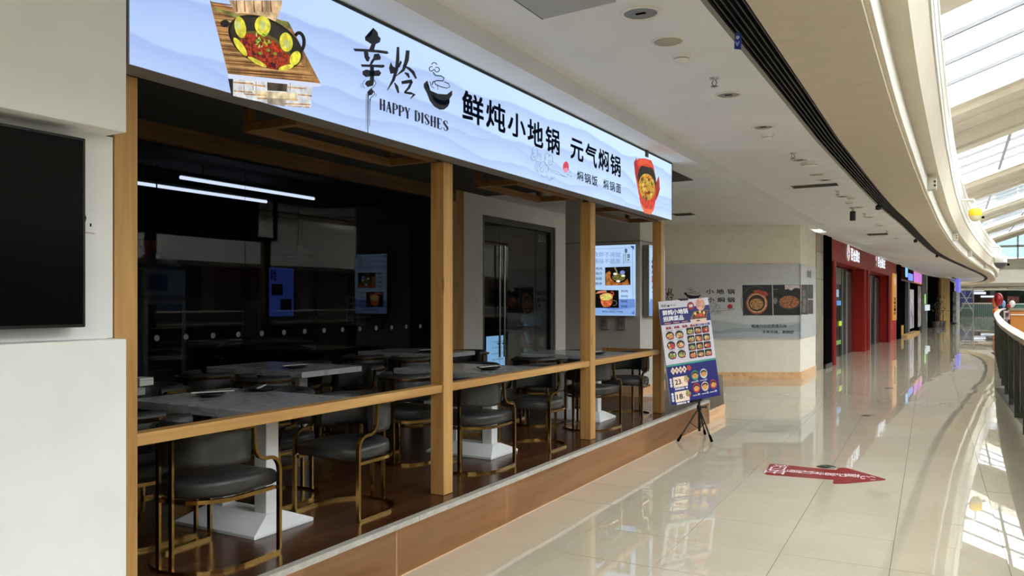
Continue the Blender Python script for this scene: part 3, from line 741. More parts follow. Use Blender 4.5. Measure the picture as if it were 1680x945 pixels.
cl.ell(1048, 800, 27, 50, E((226, 62, 96), .95), 1); cl.ell(1048, 830, 23, 22, E((236, 150, 182), .95), 2)
for u, v in ((1068, 822), (1082, 838), (1060, 862), (1086, 880)): cl.stroke([(u, v), (u + 12, v + 10)], [3, 5], ink, 3)
sgp(cl, 'cloud_and_sun')
# food picture, near end: wok on a wooden stove
def food_wok(p, k=1.0, EM=E):
    wd = EM((150, 108, 62), k, .3, 14); wl = EM((222, 196, 158), k, .22, 22); bk = EM((14, 12, 12), .6)
    p.poly([(22, 5), (180, 640), (980, 722), (700, 185), (560, 150)], wd, 1)
    rw = random.Random(9)
    for k_ in range(26):
        v0_ = 20 + k_ * 25; xl = 22 + (v0_ - 5) * .249; xr_ = min(980, 430 + v0_ * .9)
        p.stroke([(xl + 2, v0_ - 4), ((xl + xr_) / 2, v0_ + 26), (xr_ - 60, v0_ + 52)], [rw.uniform(4, 14), rw.uniform(6, 18), rw.uniform(2, 8)], EM(rw.choice(((96, 60, 30), (206, 166, 110), (120, 78, 40), (180, 136, 84), (74, 46, 24))), k), 1.4)
    p.poly([(22, 5), (30, 0), (60, 60), (290, 130), (700, 185), (735, 250), (250, 150), (60, 80)], EM((120, 118, 60), k, .3, 20), 2)
    p.poly([(180, 632), (980, 716), (982, 740), (905, 745), (180, 672)], EM((214, 222, 246), k), 2)
    p.poly([(222, 676), (905, 742), (893, 928), (640, 905), (400, 862), (222, 822)], EM((214, 216, 216), k, .1, 30), 1)
    p.poly([(180, 675), (222, 678), (222, 822), (208, 820)], bk, 2)
    for a_ in ((225, 395, 700, 712), (400, 500, 722, 734), (690, 840, 742, 752), (225, 390, 775, 784), (320, 510, 800, 812), (780, 900, 806, 816), (430, 780, 838, 850), (520, 890, 880, 890), (690, 880, 905, 912)):
        p.poly([(a_[0], a_[2]), (a_[1], a_[2] + 12), (a_[1], a_[3] + 14), (a_[0], a_[3])], EM((176, 132, 84), k, .3, 30), 3)
    for a_ in (395, 318, 715, 845, 420): p.stroke([(a_, 700 + (a_ % 7) * 10), (a_, 775 + (a_ % 5) * 10)], 5, EM((120, 84, 60), k), 3)
    p.poly([(400, 775), (770, 800), (778, 870), (430, 832)], wl, 3)
    p.poly([(516, 705), (690, 722), (686, 786), (518, 776)], EM((70, 58, 48), k, .5, 20), 4); p.poly([(510, 840), (672, 852), (668, 915), (520, 890)], EM((150, 140, 120), k, .2, 20), 4)
    p.poly([(185, 0), (645, 0), (640, 60), (585, 188), (470, 135), (330, 110), (240, 112)], EM((214, 168, 128), k, .3, 16), 3)
    for u in (250, 320, 400, 470, 545): p.stroke([(u, 2), (u + 6, 100)], [10, 14], EM((134, 84, 50), k, .3, 16), 4)
    p.ell(500, 362, 345, 200, bk, 4, .48, 36); p.ell(152, 200, 40, 32, bk, 4); p.arc(790, 360, 44, -2.4, 1.9, 30, bk, 5, 16, 80)
    p.ell(500, 362, 325, 180, EM((44, 38, 34), .9, .3, 30), 5, .48, 36); p.ell(505, 430, 255, 128, EM((96, 84, 34), k, .2, 20), 6, .5, 30)
    p.poly([(330, 280), (285, 345), (310, 440), (350, 490), (440, 510), (540, 590), (600, 600), (700, 560), (712, 480), (650, 440), (600, 370), (540, 330), (450, 300), (390, 290)], EM((134, 40, 20), k, .5, 60), 7)
    rnd = random.Random(3)
    for _ in range(26):
        u, v = rnd.uniform(310, 690), rnd.uniform(310, 580)
        if abs((v - 300) - (u - 320) * .72) < 110: p.ell(u, v, rnd.uniform(14, 38), rnd.uniform(8, 18), EM(rnd.choice(((176, 58, 24), (96, 20, 24), (200, 88, 38), (132, 34, 20), (70, 16, 26), (60, 14, 18))), k, .3, 80), 8, rnd.uniform(.3, 1.2), 10)
    ye = EM((226, 216, 66), k, .14, 40)
    for u, v, a_, b2, ro in ((285, 232, 48, 94, -.2), (478, 218, 68, 84, -.15), (680, 360, 56, 84, -.15), (758, 498, 44, 64, .45), (285, 400, 28, 96, -.62), (430, 530, 92, 18, .5), (680, 578, 68, 22, -.25)): p.ell(u, v, a_, b2, ye, 9, ro, 20)
    for u, v in ((262, 215), (480, 215), (685, 372)): p.ell(u, v, 26, 40, EM((206, 214, 130), k, .1, 40), 10, -.2, 14)
    for _ in range(22):
        u, v = rnd.gauss(460, 34), rnd.gauss(335, 34); p.ell(u, v, rnd.uniform(8, 20), rnd.uniform(4, 8), EM(rnd.choice(((150, 200, 60), (196, 214, 110), (92, 150, 40))), k), 11, rnd.uniform(0, 3), 8)
    for u, v in ((525, 430), (585, 460), (540, 360), (455, 455)): p.ell(u, v, 18, 12, EM((110, 150, 50), k), 11, .4, 8)
p = PR(sgf); cr = p.sub(lambda u, v: (340 + u * .19048, .6 + v * .19048)); food_wok(cr); sgp(cr, 'wok_picture')
# food picture, far end: red pot of noodles
p = PR(sgf); cr = p.sub(lambda u, v: (860 + u * .17986, 200 + v * .17989))
rd = E((214, 56, 36), .9, .15, 30); cr.poly([(1005, 385), (1040, 335), (1100, 332), (1160, 352), (1180, 405), (1200, 520), (1205, 690), (1180, 800), (1155, 845), (1095, 830), (1060, 740), (1035, 600), (1010, 470)], rd, 1)
cr.poly([(1000, 370), (1025, 325), (1045, 470), (1030, 540), (1012, 480)], E((170, 40, 44), .9), 2); cr.poly([(1200, 560), (1228, 490), (1240, 600), (1225, 665), (1200, 720)], E((168, 44, 34), .9), 2)
cr.poly([(1060, 735), (1100, 790), (1170, 800), (1195, 740), (1180, 810), (1150, 846), (1095, 830)], E((238, 110, 70), .95), 3)
cr.arc(1098, 330, 70, 3.3, 6.1, 6, E((230, 236, 240), 1), 2, 14, 38); cr.stroke([(1228, 490), (1238, 540), (1236, 600)], 6, E((224, 230, 236), 1), 2)
cr.ell(1120, 530, 82, 150, E((18, 14, 14), .7), 4, -.13, 28); cr.poly([(1045, 345), (1110, 335), (1170, 395), (1180, 420), (1100, 385), (1045, 395)], E((232, 84, 50), .95), 4)
cr.ell(1120, 592, 74, 122, E((196, 132, 40), .95, .5, 90), 5, -.12, 26)
rnd = random.Random(5)
for _ in range(60):
    a_ = rnd.uniform(0, 6.28); r_ = rnd.random() ** .5; u, v = 1120 + 66 * r_ * math.cos(a_), 592 + 112 * r_ * math.sin(a_)
    cr.ell(u, v, rnd.uniform(3, 12), rnd.uniform(8, 18), E(rnd.choice(((230, 176, 52), (196, 60, 24), (112, 60, 20), (236, 196, 86), (214, 96, 32), (90, 110, 30))), .95), 6 + _ % 3, rnd.uniform(-.8, .8), 8)
sgp(cr, 'pot_picture')
q = MB(); yy = gx(1060, 0, XP).y; q.box(XP - .01, XP + .015, yy - .03, yy + .03, Z1 - .06, Z1 + .004); sgp(q, 'fixing_clip', M['black_metal'])

# ================================================================== TELEVISION
TV = empty('television', (-2.82, 1.1, 1.43), label='black flat television hung in the white wall recess', cat='television')
TVI = Matrix.Translation((2.82, -1.1, -1.43))
def tvp(mb, nm, mat, bev=0, lab=None):
    o = mb.build(nm, mat, TV, bev); o.matrix_parent_inverse = TVI
    if lab: o['label'] = lab
    return o
q = MB(); q.box(-2.795, -2.742, .50, 1.733, 1.428, 2.11); tvp(q, 'tv_case', P((12, 12, 13), .35), .004)
q = MB(); q.box(-2.742, -2.7405, .512, 1.722, 1.44, 2.10); tvp(q, 'screen', P((4, 4, 5), .2, spec=.15))
q = MB(); q.box(-2.824, -2.795, .9, 1.4, 1.6, 1.95); tvp(q, 'wall_bracket', M['black_metal'])
q = MB(); q.tube([(-2.80, 1.735, 1.84), (-2.80, 1.755, 1.86), (-2.80, 1.765, 1.83), (-2.805, 1.758, 1.79), (-2.81, 1.745, 1.80)], .006, 6); tvp(q, 'power_plug_cable', M['black'])
SO = empty('wall_socket', (-2.823, 1.785, 1.82), label='white square wall socket beside the television edge', cat='socket')
q = MB(); q.box(0, .009, -.035, .035, -.043, .043); q.build('face_plate', P((238, 238, 234), .4), SO, .003)
for yy in (-.012, .012):
    q = MB(); q.box(.009, .0095, yy - .003, yy + .003, -.02, -.008); q.build('slot', M['black'], SO)

# ================================================================== CHAIRS AND TABLES
def u_path(w, yf_, yb, z, n=14):          # U in plan: open at the front, half round at the back
    pts = [(w, yf_, z)]; cyy = yb + w
    for k in range(n + 1):
        a_ = -PI * k / n; pts.append((w * math.cos(a_), cyy + w * math.sin(a_), z))
    pts.append((-w, yf_, z)); return pts
def make_chair():
    ch = empty('dining_chair')
    gd_ = M['gold']
    q = MB(); q.sweep(u_path(.237, .235, -.235, .008), (0, 0, 1), .008, .011); q.build('base_hoop', gd_, ch)
    for s_ in (1, -1):
        x = .237 * s_
        pts = [(x, .235, .016), (x, .235, .40)] + [(x, .235 - .06 + .06 * math.cos(a_), .40 + .075 * math.sin(a_)) for a_ in np.linspace(.2, PI / 2, 6)]
        pts += [(x, .135, .476), (x, .10, .492), (x, .08, .52), (x, .072, .56), (x, .068, .638)]
        q = MB(); q.sweep(pts, (1, 0, 0), .011, .008); q.build('front_leg', gd_, ch)
    for s_ in (1, -1):
        q = MB(); q.box(.042 * s_ - .011, .042 * s_ + .011, -.241, -.228, .014, .64); q.build('rear_leg', gd_, ch)
    q = MB(); q.sweep(u_path(.226, .22, -.222, .322), (0, 0, 1), .009, .009); q.build('seat_rim', gd_, ch)
    q = MB(); q.sweep([(x, y, .642) for x, y, z in u_path(.237, .068, -.235, 0)], (0, 0, 1), .007, .012); q.build('top_rim', gd_, ch)
    # cushion
    q = MB(); out = [(x, y) for x, y, z in u_path(.222, .232, -.21, 0, 16)]; N = len(out)
    lay = [(.93, .332), (1.0, .345), (1.0, .388), (.985, .40), (.93, .41), (.6, .417)]; V = []
    for s_, z in lay: V += [(x * s_, .01 + (y - .01) * s_, z) for x, y in out]
    F = [(i * N + k, i * N + (k + 1) % N, (i + 1) * N + (k + 1) % N, (i + 1) * N + k) for i in range(len(lay) - 1) for k in range(N)]
    q.add(V, [f[::-1] for f in F] , None, True); q.add(V[-N:], [tuple(range(N - 1, -1, -1))]); q.add(V[:N], [tuple(range(N))])
    q.build('seat', M['leather'], ch)
    # wrap-round padded back
    q = MB(); arc = [Vector((x, y, 0)) for x, y, z in u_path(.195, .075, -.192, 0, 18)]; V = []; n_ = len(arc)
    sec = [(-.03, .475), (-.04, .50), (-.04, .62), (-.032, .66), (-.008, .678), (.012, .668), (.024, .645), (.03, .60), (.03, .50), (.022, .472)]
    for i, p_ in enumerate(arc):
        t = (arc[min(i + 1, n_ - 1)] - arc[max(i - 1, 0)]).normalized(); o = Vector((t.y, -t.x, 0)) * -1
        e_ = .55 if i in (0, n_ - 1) else 1
        V += [p_ + o * a_ * e_ + Vector((0, 0, .557 + (z - .557) * (.97 if e_ < 1 else 1))) for a_, z in sec]
    m_ = len(sec); F = [(i * m_ + k, i * m_ + (k + 1) % m_, (i + 1) * m_ + (k + 1) % m_, (i + 1) * m_ + k) for i in range(n_ - 1) for k in range(m_)]
    q.add(V, F, None, True); q.add(V[:m_], [tuple(range(m_ - 1, -1, -1))]); q.add(V[-m_:], [tuple(range(m_))]); q.build('backrest', M['leather'], ch)
    return ch
def make_table():
    t = empty('dining_table')
    q = MB(); q.box(-.535, .535, -.35, .35, .642, .687); q.build('tabletop', M['marble'], t, .004)
    q = MB(); q.box(-.4, .4, -.2, .2, .626, .642); q.build('top_plate', M['white_steel'], t)
    for x in (-.17, .17):
        q = MB(); q.box(x - .045, x + .045, -.045, .045, .08, .63); q.build('column', M['white_steel'], t, .004)
    q = MB(); a_, b2 = (.31, .215), (.235, .06)
    V = [(sx_ * a_[0], sy * a_[1], 0) for sx_, sy in ((-1, -1), (1, -1), (1, 1), (-1, 1))] + [(sx_ * a_[0], sy * a_[1], .018) for sx_, sy in ((-1, -1), (1, -1), (1, 1), (-1, 1))] + [(sx_ * b2[0], sy * b2[1], .085) for sx_, sy in ((-1, -1), (1, -1), (1, 1), (-1, 1))]
    F = [(3, 2, 1, 0), (8, 9, 10, 11)] + [(i, (i + 1) % 4, (i + 1) % 4 + 4, i + 4) for i in range(4)] + [(i + 4, (i + 1) % 4 + 4, (i + 1) % 4 + 8, i + 8) for i in range(4)]
    q.add(V, F); q.build('foot', M['white_steel'], t, .003)
    return t
chair0 = make_chair(); table0 = make_table(); first = [True, True]
def place(proto, idx, loc, rz, label, group, cat):
    o = proto if first[idx] else copy_tree(proto); first[idx] = False
    o.location = loc; o.rotation_euler = (0, 0, rz); tag(o, label, cat, group); return o
TABS = [(-3.45, 3.10, 'pushed against the rail in the bay beside the television wall'), (-3.45, 5.47, 'pushed against the rail in the middle bay'), (-3.45, 7.62, 'pushed against the rail in the far bay'),
        (-4.98, 2.85, 'in the row beside the glass, next to the television wall'), (-4.89, 4.82, 'in the row beside the glass, middle one'), (-5.15, 7.03, 'in the row beside the glass, nearest the white doorway')]
CHN = ('of the rail table beside the television wall', 'of the middle rail table', 'of the far rail table', 'of the glass-side table by the television wall', 'of the middle glass-side table', 'of the glass-side table by the white doorway')
jit = random.Random(11)
for k, (x, y, w) in enumerate(TABS):
    place(table0, 1, (x, y, ZP), 0, 'grey table on white pedestal ' + w, 'dining tables', 'table')
    for sy, sn in ((-1, 'near side'), (1, 'far side')):
        for xx, xn in ((x + .33, 'corridor seat'), (x - .27, 'inner seat')):
            dy = .53 if k < 3 else .55
            place(chair0, 0, (xx + jit.uniform(-.012, .012), y + sy * dy + jit.uniform(-.015, .015), ZP), (0 if sy < 0 else PI) + jit.uniform(-.05, .05),
                  'grey gold-framed chair, %s %s, %s' % (sn, CHN[k], xn), 'grey chairs with gold frames', 'chair')
# dishes and chopsticks
def dish(x, y, lab, r=.085, rz=.3, grp='black dishes on the tables'):
    d = empty('dish', (x, y, ZP + .687), rz, label=lab, cat='dish', group=grp)
    q = MB(); q.lathe([(r * .6, 0), (r * .62, .004), (r, .02), (r * .97, .021), (r * .58, .008), (0.0001, .007)], (0, 0, 0), 24); q.build('bowl', P((16, 16, 17), .3), d)
def sticks(x, y, rz, lab, white=True):
    c_ = empty('chopsticks', (x, y, ZP + .687), rz, label=lab, cat='chopsticks', group='chopstick sets on the tables')
    for s_ in (-.006, .006):
        q = MB(); q.tube([(-.12, s_, .0275), (.12, s_ * .6, .0245)], [.0035, .0022], 6); q.build('stick', P((216, 210, 196) if white else (40, 34, 30), .5), c_)
a_ = gz(345, 650, ZP + .69); dish(a_.x, a_.y, 'small black dish near the front edge of the first rail table'); sticks(a_.x, a_.y + .02, 1.2, 'pale chopsticks laid over the black dish on the first rail table')
a_ = gz(430, 640, ZP + .69); dish(a_.x, a_.y, 'black dish at the back of the first rail table', .11, 1); sticks(a_.x, a_.y, 2.2, 'pale chopsticks in the black dish at the back of the first rail table')
for (x, y, _), nm in zip(TABS[1:], ('middle rail table', 'far rail table', 'glass-side table by the television wall', 'middle glass-side table', 'glass-side table by the doorway')):
    dish(x + .22, y - .1, 'black dish on the ' + nm, .1); sticks(x + .22, y - .1, 1.5, 'pale chopsticks across the dish on the ' + nm)
MC = empty('menu_card_box', gz(231, 632, ZP + .69), 0, label='small white box on the table by the television wall post', cat='box')
q = MB(); q.box(-.06, .06, -.05, .05, 0, .05); q.build('card', P((220, 220, 216), .6), MC, .003)
q = MB(); q.box(-.061, .061, -.051, .051, .034, .037); q.build('lid_line', P((150, 150, 146), .6), MC)

# ================================================================== MENU LIGHTBOXES ON THE COLUMN
def lightbox(root, o, u, v, nrm, w, h_, dep, lab):
    """box from its top left corner o, u to its right, v down; returns print"""
    bx = empty(root, o + u * w / 2 + v * h_, label=lab, cat='lightbox', group='blue menu lightboxes')
    inv = bx.matrix_basis.inverted() if False else Matrix.Translation(-(o + u * w / 2 + v * h_))
    c_ = o + u * w / 2 + v * h_ / 2 - nrm * dep / 2
    q = MB(); q.obox(c_ - nrm * .002, u * (w / 2 + .006), v * (h_ / 2 + .006), nrm * (dep / 2)); e_ = q.build('case', P((150, 148, 144), .4, .4), bx); e_.matrix_parent_inverse = inv
    def fn(a_, b2, l): return o + u * a_ + v * b2 + nrm * (l + .0005)
    return bx, inv, fn
def lb_face(fn, w, h_, bx, inv, st=1.0):
    f_ = PR(fn); f_.rect(0, w, h_, 0, E((176, 208, 246), st, .05, 3), 0); o_ = f_.build('lit_face', None, bx); o_.matrix_parent_inverse = inv
a_ = gy(969, 404.8, 9.6); c_ = gy(1043.4, 401, 9.6); d_ = gy(1043.8, 518, 9.6)
wA, hA = c_.x - a_.x, c_.z - d_.z
bx, inv, fn = lightbox('menu_lightbox', Vector((a_.x, 9.585, c_.z)), Vector((1, 0, 0)), Vector((0, 0, -1)), Vector((0, -1, 0)), wA, hA, .058, 'glowing blue menu lightbox with two food photos on the shaded column face')
lb_face(fn, wA, hA, bx, inv)
H = homog([(160, 85), (568, 62), (576, 712), (172, 716)], [(0, 0), (wA, 0), (wA, hA), (0, hA)])
def lbp(nm, fnc):
    p = PR(fn); q = p.sub(H); fnc(q); o_ = q.build(nm, None, bx); o_.matrix_parent_inverse = inv
bl = E((70, 100, 170), .8); blk = E((16, 22, 40), .6)
def border(q):
    q.stroke([(186, 112), (540, 92), (552, 684), (196, 690), (186, 112)], 2.6, bl)
    for (u, v), (sx_, sy) in zip(((172, 97), (555, 77), (566, 700), (184, 704)), ((1, 1), (-1, 1), (-1, -1), (1, -1))): q.poly([(u, v), (u + 34 * sx_, v), (u + 30 * sx_, v + 8 * sy), (u + 8 * sx_, v + 30 * sy), (u, v + 34 * sy)], bl, 2)
lbp('border', border)
lbp('hills', lambda q: (q.poly([(172, 585), (210, 570), (250, 590), (330, 640), (420, 655), (480, 630), (520, 600), (568, 560), (575, 708), (174, 712)], E((112, 150, 222), .9), 1), q.poly([(173, 650), (260, 640), (380, 668), (480, 650), (572, 640), (575, 708), (174, 712)], E((140, 178, 236), .95), 2)))
pale = E((140, 172, 226), .9)
lbp('heading', lambda q: (q.text('食鲜不将就', 190, 436, 184, 136, pale, 2, .012), q.text('美味不愿等', 190, 436, 246, 196, pale, 2, .012)))
def logoA(q):
    q.text('幸', 470, 496, 148, 100, blk, 2, .03); q.text('烩', 494, 520, 190, 148, blk, 2, .02); q.stroke([(478, 150), (482, 236)], [5, 2], blk, 2); q.ell(505, 205, 10, 5, blk, 2); q.stroke([(490, 226), (522, 226)], 3, blk, 2)
    for v in range(150, 240, 14): q.rect(460, 466, v, v + 8, blk, 2)
lbp('logo', logoA)
def dishes_txt(q):
    for i, t_ in enumerate(('鸡肉', '鸡爪', '炖菜', '面饼')): q.text(t_, 212, 272, 302 + i * 46, 278 + i * 46, blk, 2, .005)
    for i, t_ in enumerate(('焖肉', '焖鸡', '焖饭', '焖面')): q.text(t_, 444, 504, 502 + i * 46, 480 + i * 46, blk, 2, .005)
    q.text('鲜炖小地锅元气焖锅', 280, 462, 688, 670, blk, 3, .004)
lbp('dish_names', dishes_txt)
def photo1(q):
    q.poly([(298, 278), (524, 266), (528, 434), (302, 444)], E((20, 16, 14), .8), 3); q.poly([(304, 330), (340, 310), (380, 380), (420, 440), (304, 443)], E((160, 100, 50), .9, .3, 30), 4)
    q.poly([(320, 400), (500, 380), (520, 434), (330, 442)], E((150, 92, 44), .9, .3, 30), 4); q.ell(425, 355, 78, 62, E((10, 10, 10), .7), 5); q.ell(420, 368, 58, 36, E((96, 92, 46), .9, .5, 60), 6)
    for u, v in ((390, 336), (462, 352), (418, 402)): q.ell(u, v, 18, 11, E((236, 236, 214), 1), 7)
    q.ell(455, 322, 22, 18, E((130, 140, 210), 1), 7); q.stroke([(385, 275), (410, 330)], [14, 10], E((130, 140, 100), .9), 6)
lbp('photo', photo1)
def photo2(q):
    q.poly([(205, 486), (422, 484), (428, 645), (208, 648)], E((8, 7, 8), .8), 3); q.poly([(255, 530), (372, 522), (370, 600), (345, 636), (290, 640), (268, 606)], E((206, 104, 60), .95, .3, 30), 4)
    q.ell(314, 545, 58, 34, E((236, 170, 110), .95), 5, -.1); q.ell(314, 552, 46, 26, E((220, 196, 100), 1, .3, 60), 6, -.1); q.poly([(215, 520), (240, 496), (310, 486), (318, 504), (250, 516)], E((216, 130, 100), .95), 4); q.arc(360, 518, 18, -2, 1.6, 10, E((190, 80, 50), .9), 5)
    q.arc(385, 600, 22, -2, 2, 3, E((150, 150, 150), .8), 5)
lbp('photo', photo2)
# second lightbox on the corridor face of the column
a_ = gx(1062, 402, -3.46); wB, hB = .62, a_.z - gx(1062, 518, -3.46).z
bx, inv, fn = lightbox('menu_lightbox', Vector((-3.445, a_.y + .03, a_.z)), Vector((0, 1, 0)), Vector((0, 0, -1)), Vector((1, 0, 0)), wB, hB, .075, 'glowing blue lightbox with big black and red characters, partly behind the last post')
lb_face(fn, wB, hB, bx, inv)
def lbq(nm, fnc):
    p = PR(fn); fnc(p); o_ = p.build(nm, None, bx); o_.matrix_parent_inverse = inv
lbq('border', lambda p: p.stroke([(.02, .02), (wB - .02, .02), (wB - .02, hB - .02), (.02, hB - .02), (.02, .02)], .005, bl, 1))
lbq('heading', lambda p: (p.text('拒绝', .08, .54, .36, .15, E((30, 32, 44), .7), 2, .04), p.text('预制', .08, .54, .56, .385, E((150, 24, 34), .9), 2, .04)))
lbq('small_text', lambda p: (p.text('人间烟火气', .1, .5, .10, .07, blk, 2), p.text('鲜炖现做每日现煮', .08, .54, .615, .59, E((120, 30, 40), .8), 2), p.text('食材新鲜', .16, .44, .70, .67, bl, 2), p.text('现点现做', .16, .44, .77, .74, bl, 2), p.text('用心烹制', .16, .44, .84, .81, bl, 2)))
lbq('hills', lambda p: (p.poly([(.0, hB - .16), (.05, hB - .22), (.1, hB - .15), (.17, hB - .2), (.26, hB - .1), (.4, hB - .17), (wB, hB - .08), (wB, hB - .002), (0, hB - .002)], E((112, 150, 222), .9), 1),))
for k, px in enumerate((994, 1022)):
    v = gy(px, 531, 9.66); s_ = empty('switch_box', v + Vector((0, -.001, 0)), label='grey surface switch box under the menu lightbox, %s' % ('further from the corridor' if k == 0 else 'nearer the corridor'), cat='switch')
    q = MB(); q.box(-.05, .05, -.035, 0, -.075, .075); q.build('box_body', P((150, 148, 142), .5), s_, .006)
    q = MB(); q.box(-.03, .03, -.043, -.035, -.03, .045); q.build('flap', P((120, 118, 114), .4), s_, .004)

# ================================================================== POSTER STAND IN FRONT OF THE PLATFORM
TL_, TR_, BL_ = gd(1079.8, 495, 8.42), gd(1161.4, 488, 8.90), gd(1090, 667, 8.30)
u_ = (TR_ - TL_); wS = u_.length; u_.normalize(); v_ = (BL_ - TL_); v_ = (v_ - u_ * v_.dot(u_)); hS = v_.length; v_.normalize(); nS = v_.cross(u_).normalized()
if nS.x < 0: nS = -nS
PS = empty('poster_stand', (-2.44, 8.62, 0), label='leaning menu poster on a black tripod stand beside the platform', cat='poster stand')
PSI = Matrix.Translation((2.44, -8.62, 0))
def psp(mb, nm, mat=None, bev=0, par=None):
    o = mb.build(nm, mat, par or PS, bev)
    if par is None: o.matrix_parent_inverse = PSI
    else: o.matrix_parent_inverse = par.matrix_world.inverted() if False else Matrix()
    return o
cS = TL_ + u_ * wS / 2 + v_ * hS / 2
q = MB(); q.obox(cS - nS * .005, u_ * wS / 2, v_ * hS / 2, nS * .005); psp(q, 'board', P((205, 205, 210), .5))
def fnS(a_, b2, l): return TL_ + u_ * a_ + v_ * b2 + nS * (l + .0006)
HT = homog([(0, 0), (100, 0), (100, 160), (0, 160)], [(0, 0), (wS, 0), (wS, hS), (0, hS)])
H5 = homog([(78, 105), (938, 32), (978, 710), (120, 790)], [(0, 0), (100, 0), (100, 72.4 * 1.0), (0, 67.8)])
def ps_print(nm, fnc):
    p = PR(fnS); q = p.sub(lambda u, v: (u / 100 * wS, v / 160 * hS)); fnc(q); psp(q, nm)
navy, lav, wht, crim, cream_ = P((24, 30, 110), .45), P((208, 204, 214), .5), P((240, 240, 244), .5), P((150, 24, 40), .5), P((240, 216, 190), .5)
ps_print('poster_ground', lambda q: (q.rect(0, 100, 160, 0, lav, 0), q.rect(0, 100, 37, 12, navy, 1), q.rect(0, 100, 160, 100, navy, 1), q.rect(0, 100, 101.6, 98.6, P((64, 150, 130), .5), 2)))
ps_print('poster_logo', lambda q: (q.text('幸烩', 4, 14, 9.5, 5, P((30, 30, 40), .6), 2, .01), q.ell(18, 8, 2.6, 1.4, P((30, 30, 40), .6), 2), q.text('鲜炖小地锅', 22, 32, 9, 6, P((60, 60, 70), .6), 2)))
ps_print('poster_heading', lambda q: (q.text('鲜炖小地锅', 5, 55, 22.5, 14, wht, 3, .03), q.text('招牌菜品', 5, 45, 32, 24, wht, 3, .03)))
ps_print('poster_badges', lambda q: [(q.rect(6 + 17 * i, 19 + 17 * i, 36, 33.6, crim, 3), q.text('鲜嫩无骨', 7 + 17 * i, 18 + 17 * i, 35.5, 34.1, wht, 4)) for i in range(3)])
ps_print('red_seal', lambda q: (q.ell(62, 11, 7, 6.5, crim, 3, 0, 16), q.text('招牌', 58, 66, 13.5, 8.5, wht, 4, .02)))
def pstove(q):
    q.ell(82, 10, 9.5, 10, P((214, 160, 140), .5, 0, .2, 30), 3); [q.stroke([(76 + 3 * k, 4), (76 + 3 * k, 15)], .8, P((150, 90, 66), .5), 4) for k in range(5)]
    q.poly([(66, 20), (97, 20), (91, 33), (57, 33)], P((110, 84, 50), .5, 0, .3, 30), 4); q.poly([(57, 33), (91, 33), (91, 41), (60, 41)], P((226, 196, 184), .5), 4); q.rect(70, 77, 36.5, 35, M['black'], 5)
    q.poly([(69, 21.5), (94, 21.5), (89, 31), (62, 31)], P((24, 20, 18), .5), 5); q.poly([(70, 25), (90, 24), (88, 30), (66, 30)], P((170, 60, 34), .5, 0, .5, 60), 6)
    for u, v in ((69, 24), (79, 22), (87, 24)): q.ell(u, v, 2.4, 2.6, P((224, 196, 120), .5), 7)
ps_print('stove_picture', pstove)
ps_print('flavour_line', lambda q: (q.text('酱香、麻辣、蒜蓉、番茄', 8, 66, 44.5, 40.2, crim, 3, .035), q.text('多口味可选', 66.5, 97, 44.5, 40.2, P((40, 50, 130), .5), 3, .035)))
rnd = random.Random(21)
def pdish(q, u, v, ru, rv, sq=False):
    base = rnd.choice(((26, 30, 28), (20, 24, 22), (34, 30, 30))); bb = P(base, .5)
    if sq: q.poly([(u - ru, v - rv * .8), (u - ru * .8, v - rv), (u + ru * .8, v - rv), (u + ru, v - rv * .8), (u + ru, v + rv * .8), (u + ru * .8, v + rv), (u - ru * .8, v + rv), (u - ru, v + rv * .8)], bb, 3)
    else: q.ell(u, v, ru, rv, bb, 3)
    fc = rnd.choice(((196, 120, 70), (178, 60, 46), (150, 150, 90), (206, 150, 90), (120, 130, 70)))
    q.ell(u, v + rv * .15, ru * .8, rv * .62, P(fc, .5, 0, .35, 90), 4)
    for _ in range(6): q.ell(u + rnd.uniform(-.6, .6) * ru, v + rnd.uniform(-.4, .7) * rv, ru * .2, rv * .18, P(rnd.choice(((232, 226, 206), (190, 40, 40), (70, 140, 80), (226, 180, 110))), .5), 5, 0, 8)
    q.ell(u + ru * .5, v + rv * .75, ru * .32, rv * .2, P((190, 40, 60), .5), 6, 0, 10)
ps_print('round_dish_photos', lambda q: [pdish(q, 14 + 18.5 * i, 54 + 15.4 * j, 8, 6.4) for j in range(3) for i in range(2)])
ps_print('square_dish_photos', lambda q: [pdish(q, 54.5 + 15.8 * i, 50.8 + 12.6 * j, 7.2, 5.6, True) for j in range(4) for i in range(3)])
ps_print('photo_captions', lambda q: [q.text('招牌小地锅', 8 + 18.5 * i, 21 + 18.5 * i, 47.2 + 15.4 * j, 45.8 + 15.4 * j, P((60, 60, 80), .6), 3) for j in range(3) for i in range(2)])
def pdia(q):
    for i, ch in enumerate('元气焖锅'):
        u = 11.5 + 7.4 * i; q.poly([(u - 4.6, 109), (u, 103), (u + 4.6, 109), (u, 115)], cream_, 3); q.text(ch, u - 1.8, u + 1.8, 111.2, 107, P((70, 70, 70), .6), 4, .02)
    q.ell(43, 108, 4.2, 4.2, P((170, 60, 40), .5, 0, .3, 40), 3)
ps_print('diamond_title', pdia)
def pprice(q):
    for k, (v, t_, cap) in enumerate(((119, '23', '起'), (141.5, '18', '起'))):
        q.rect(9.5, 37, v + 16, v, cream_, 3); q.text(t_, 12.5, 24, v + 12, v + 4, P((24, 24, 40), .6), 4, .02); q.text(cap, 24.6, 27, v + 12, v + 9, P((24, 24, 40), .6), 4)
        q.text('焖锅饭任选一款', 11, 36, v + 20, v + 17, wht, 3, .03)
        for j in range(3): q.ell(5, v + 3 + 4.6 * j, 2.3, 2.3, wht, 3, 0, 12); q.text('焖锅饭'[j], 3.8, 6.2, v + 4.2 + 4.6 * j, v + 1.8 + 4.6 * j, P((40, 40, 90), .6), 4)
        pdish(q, 36, v + 5, 5.6, 6)
ps_print('price_cards', pprice)
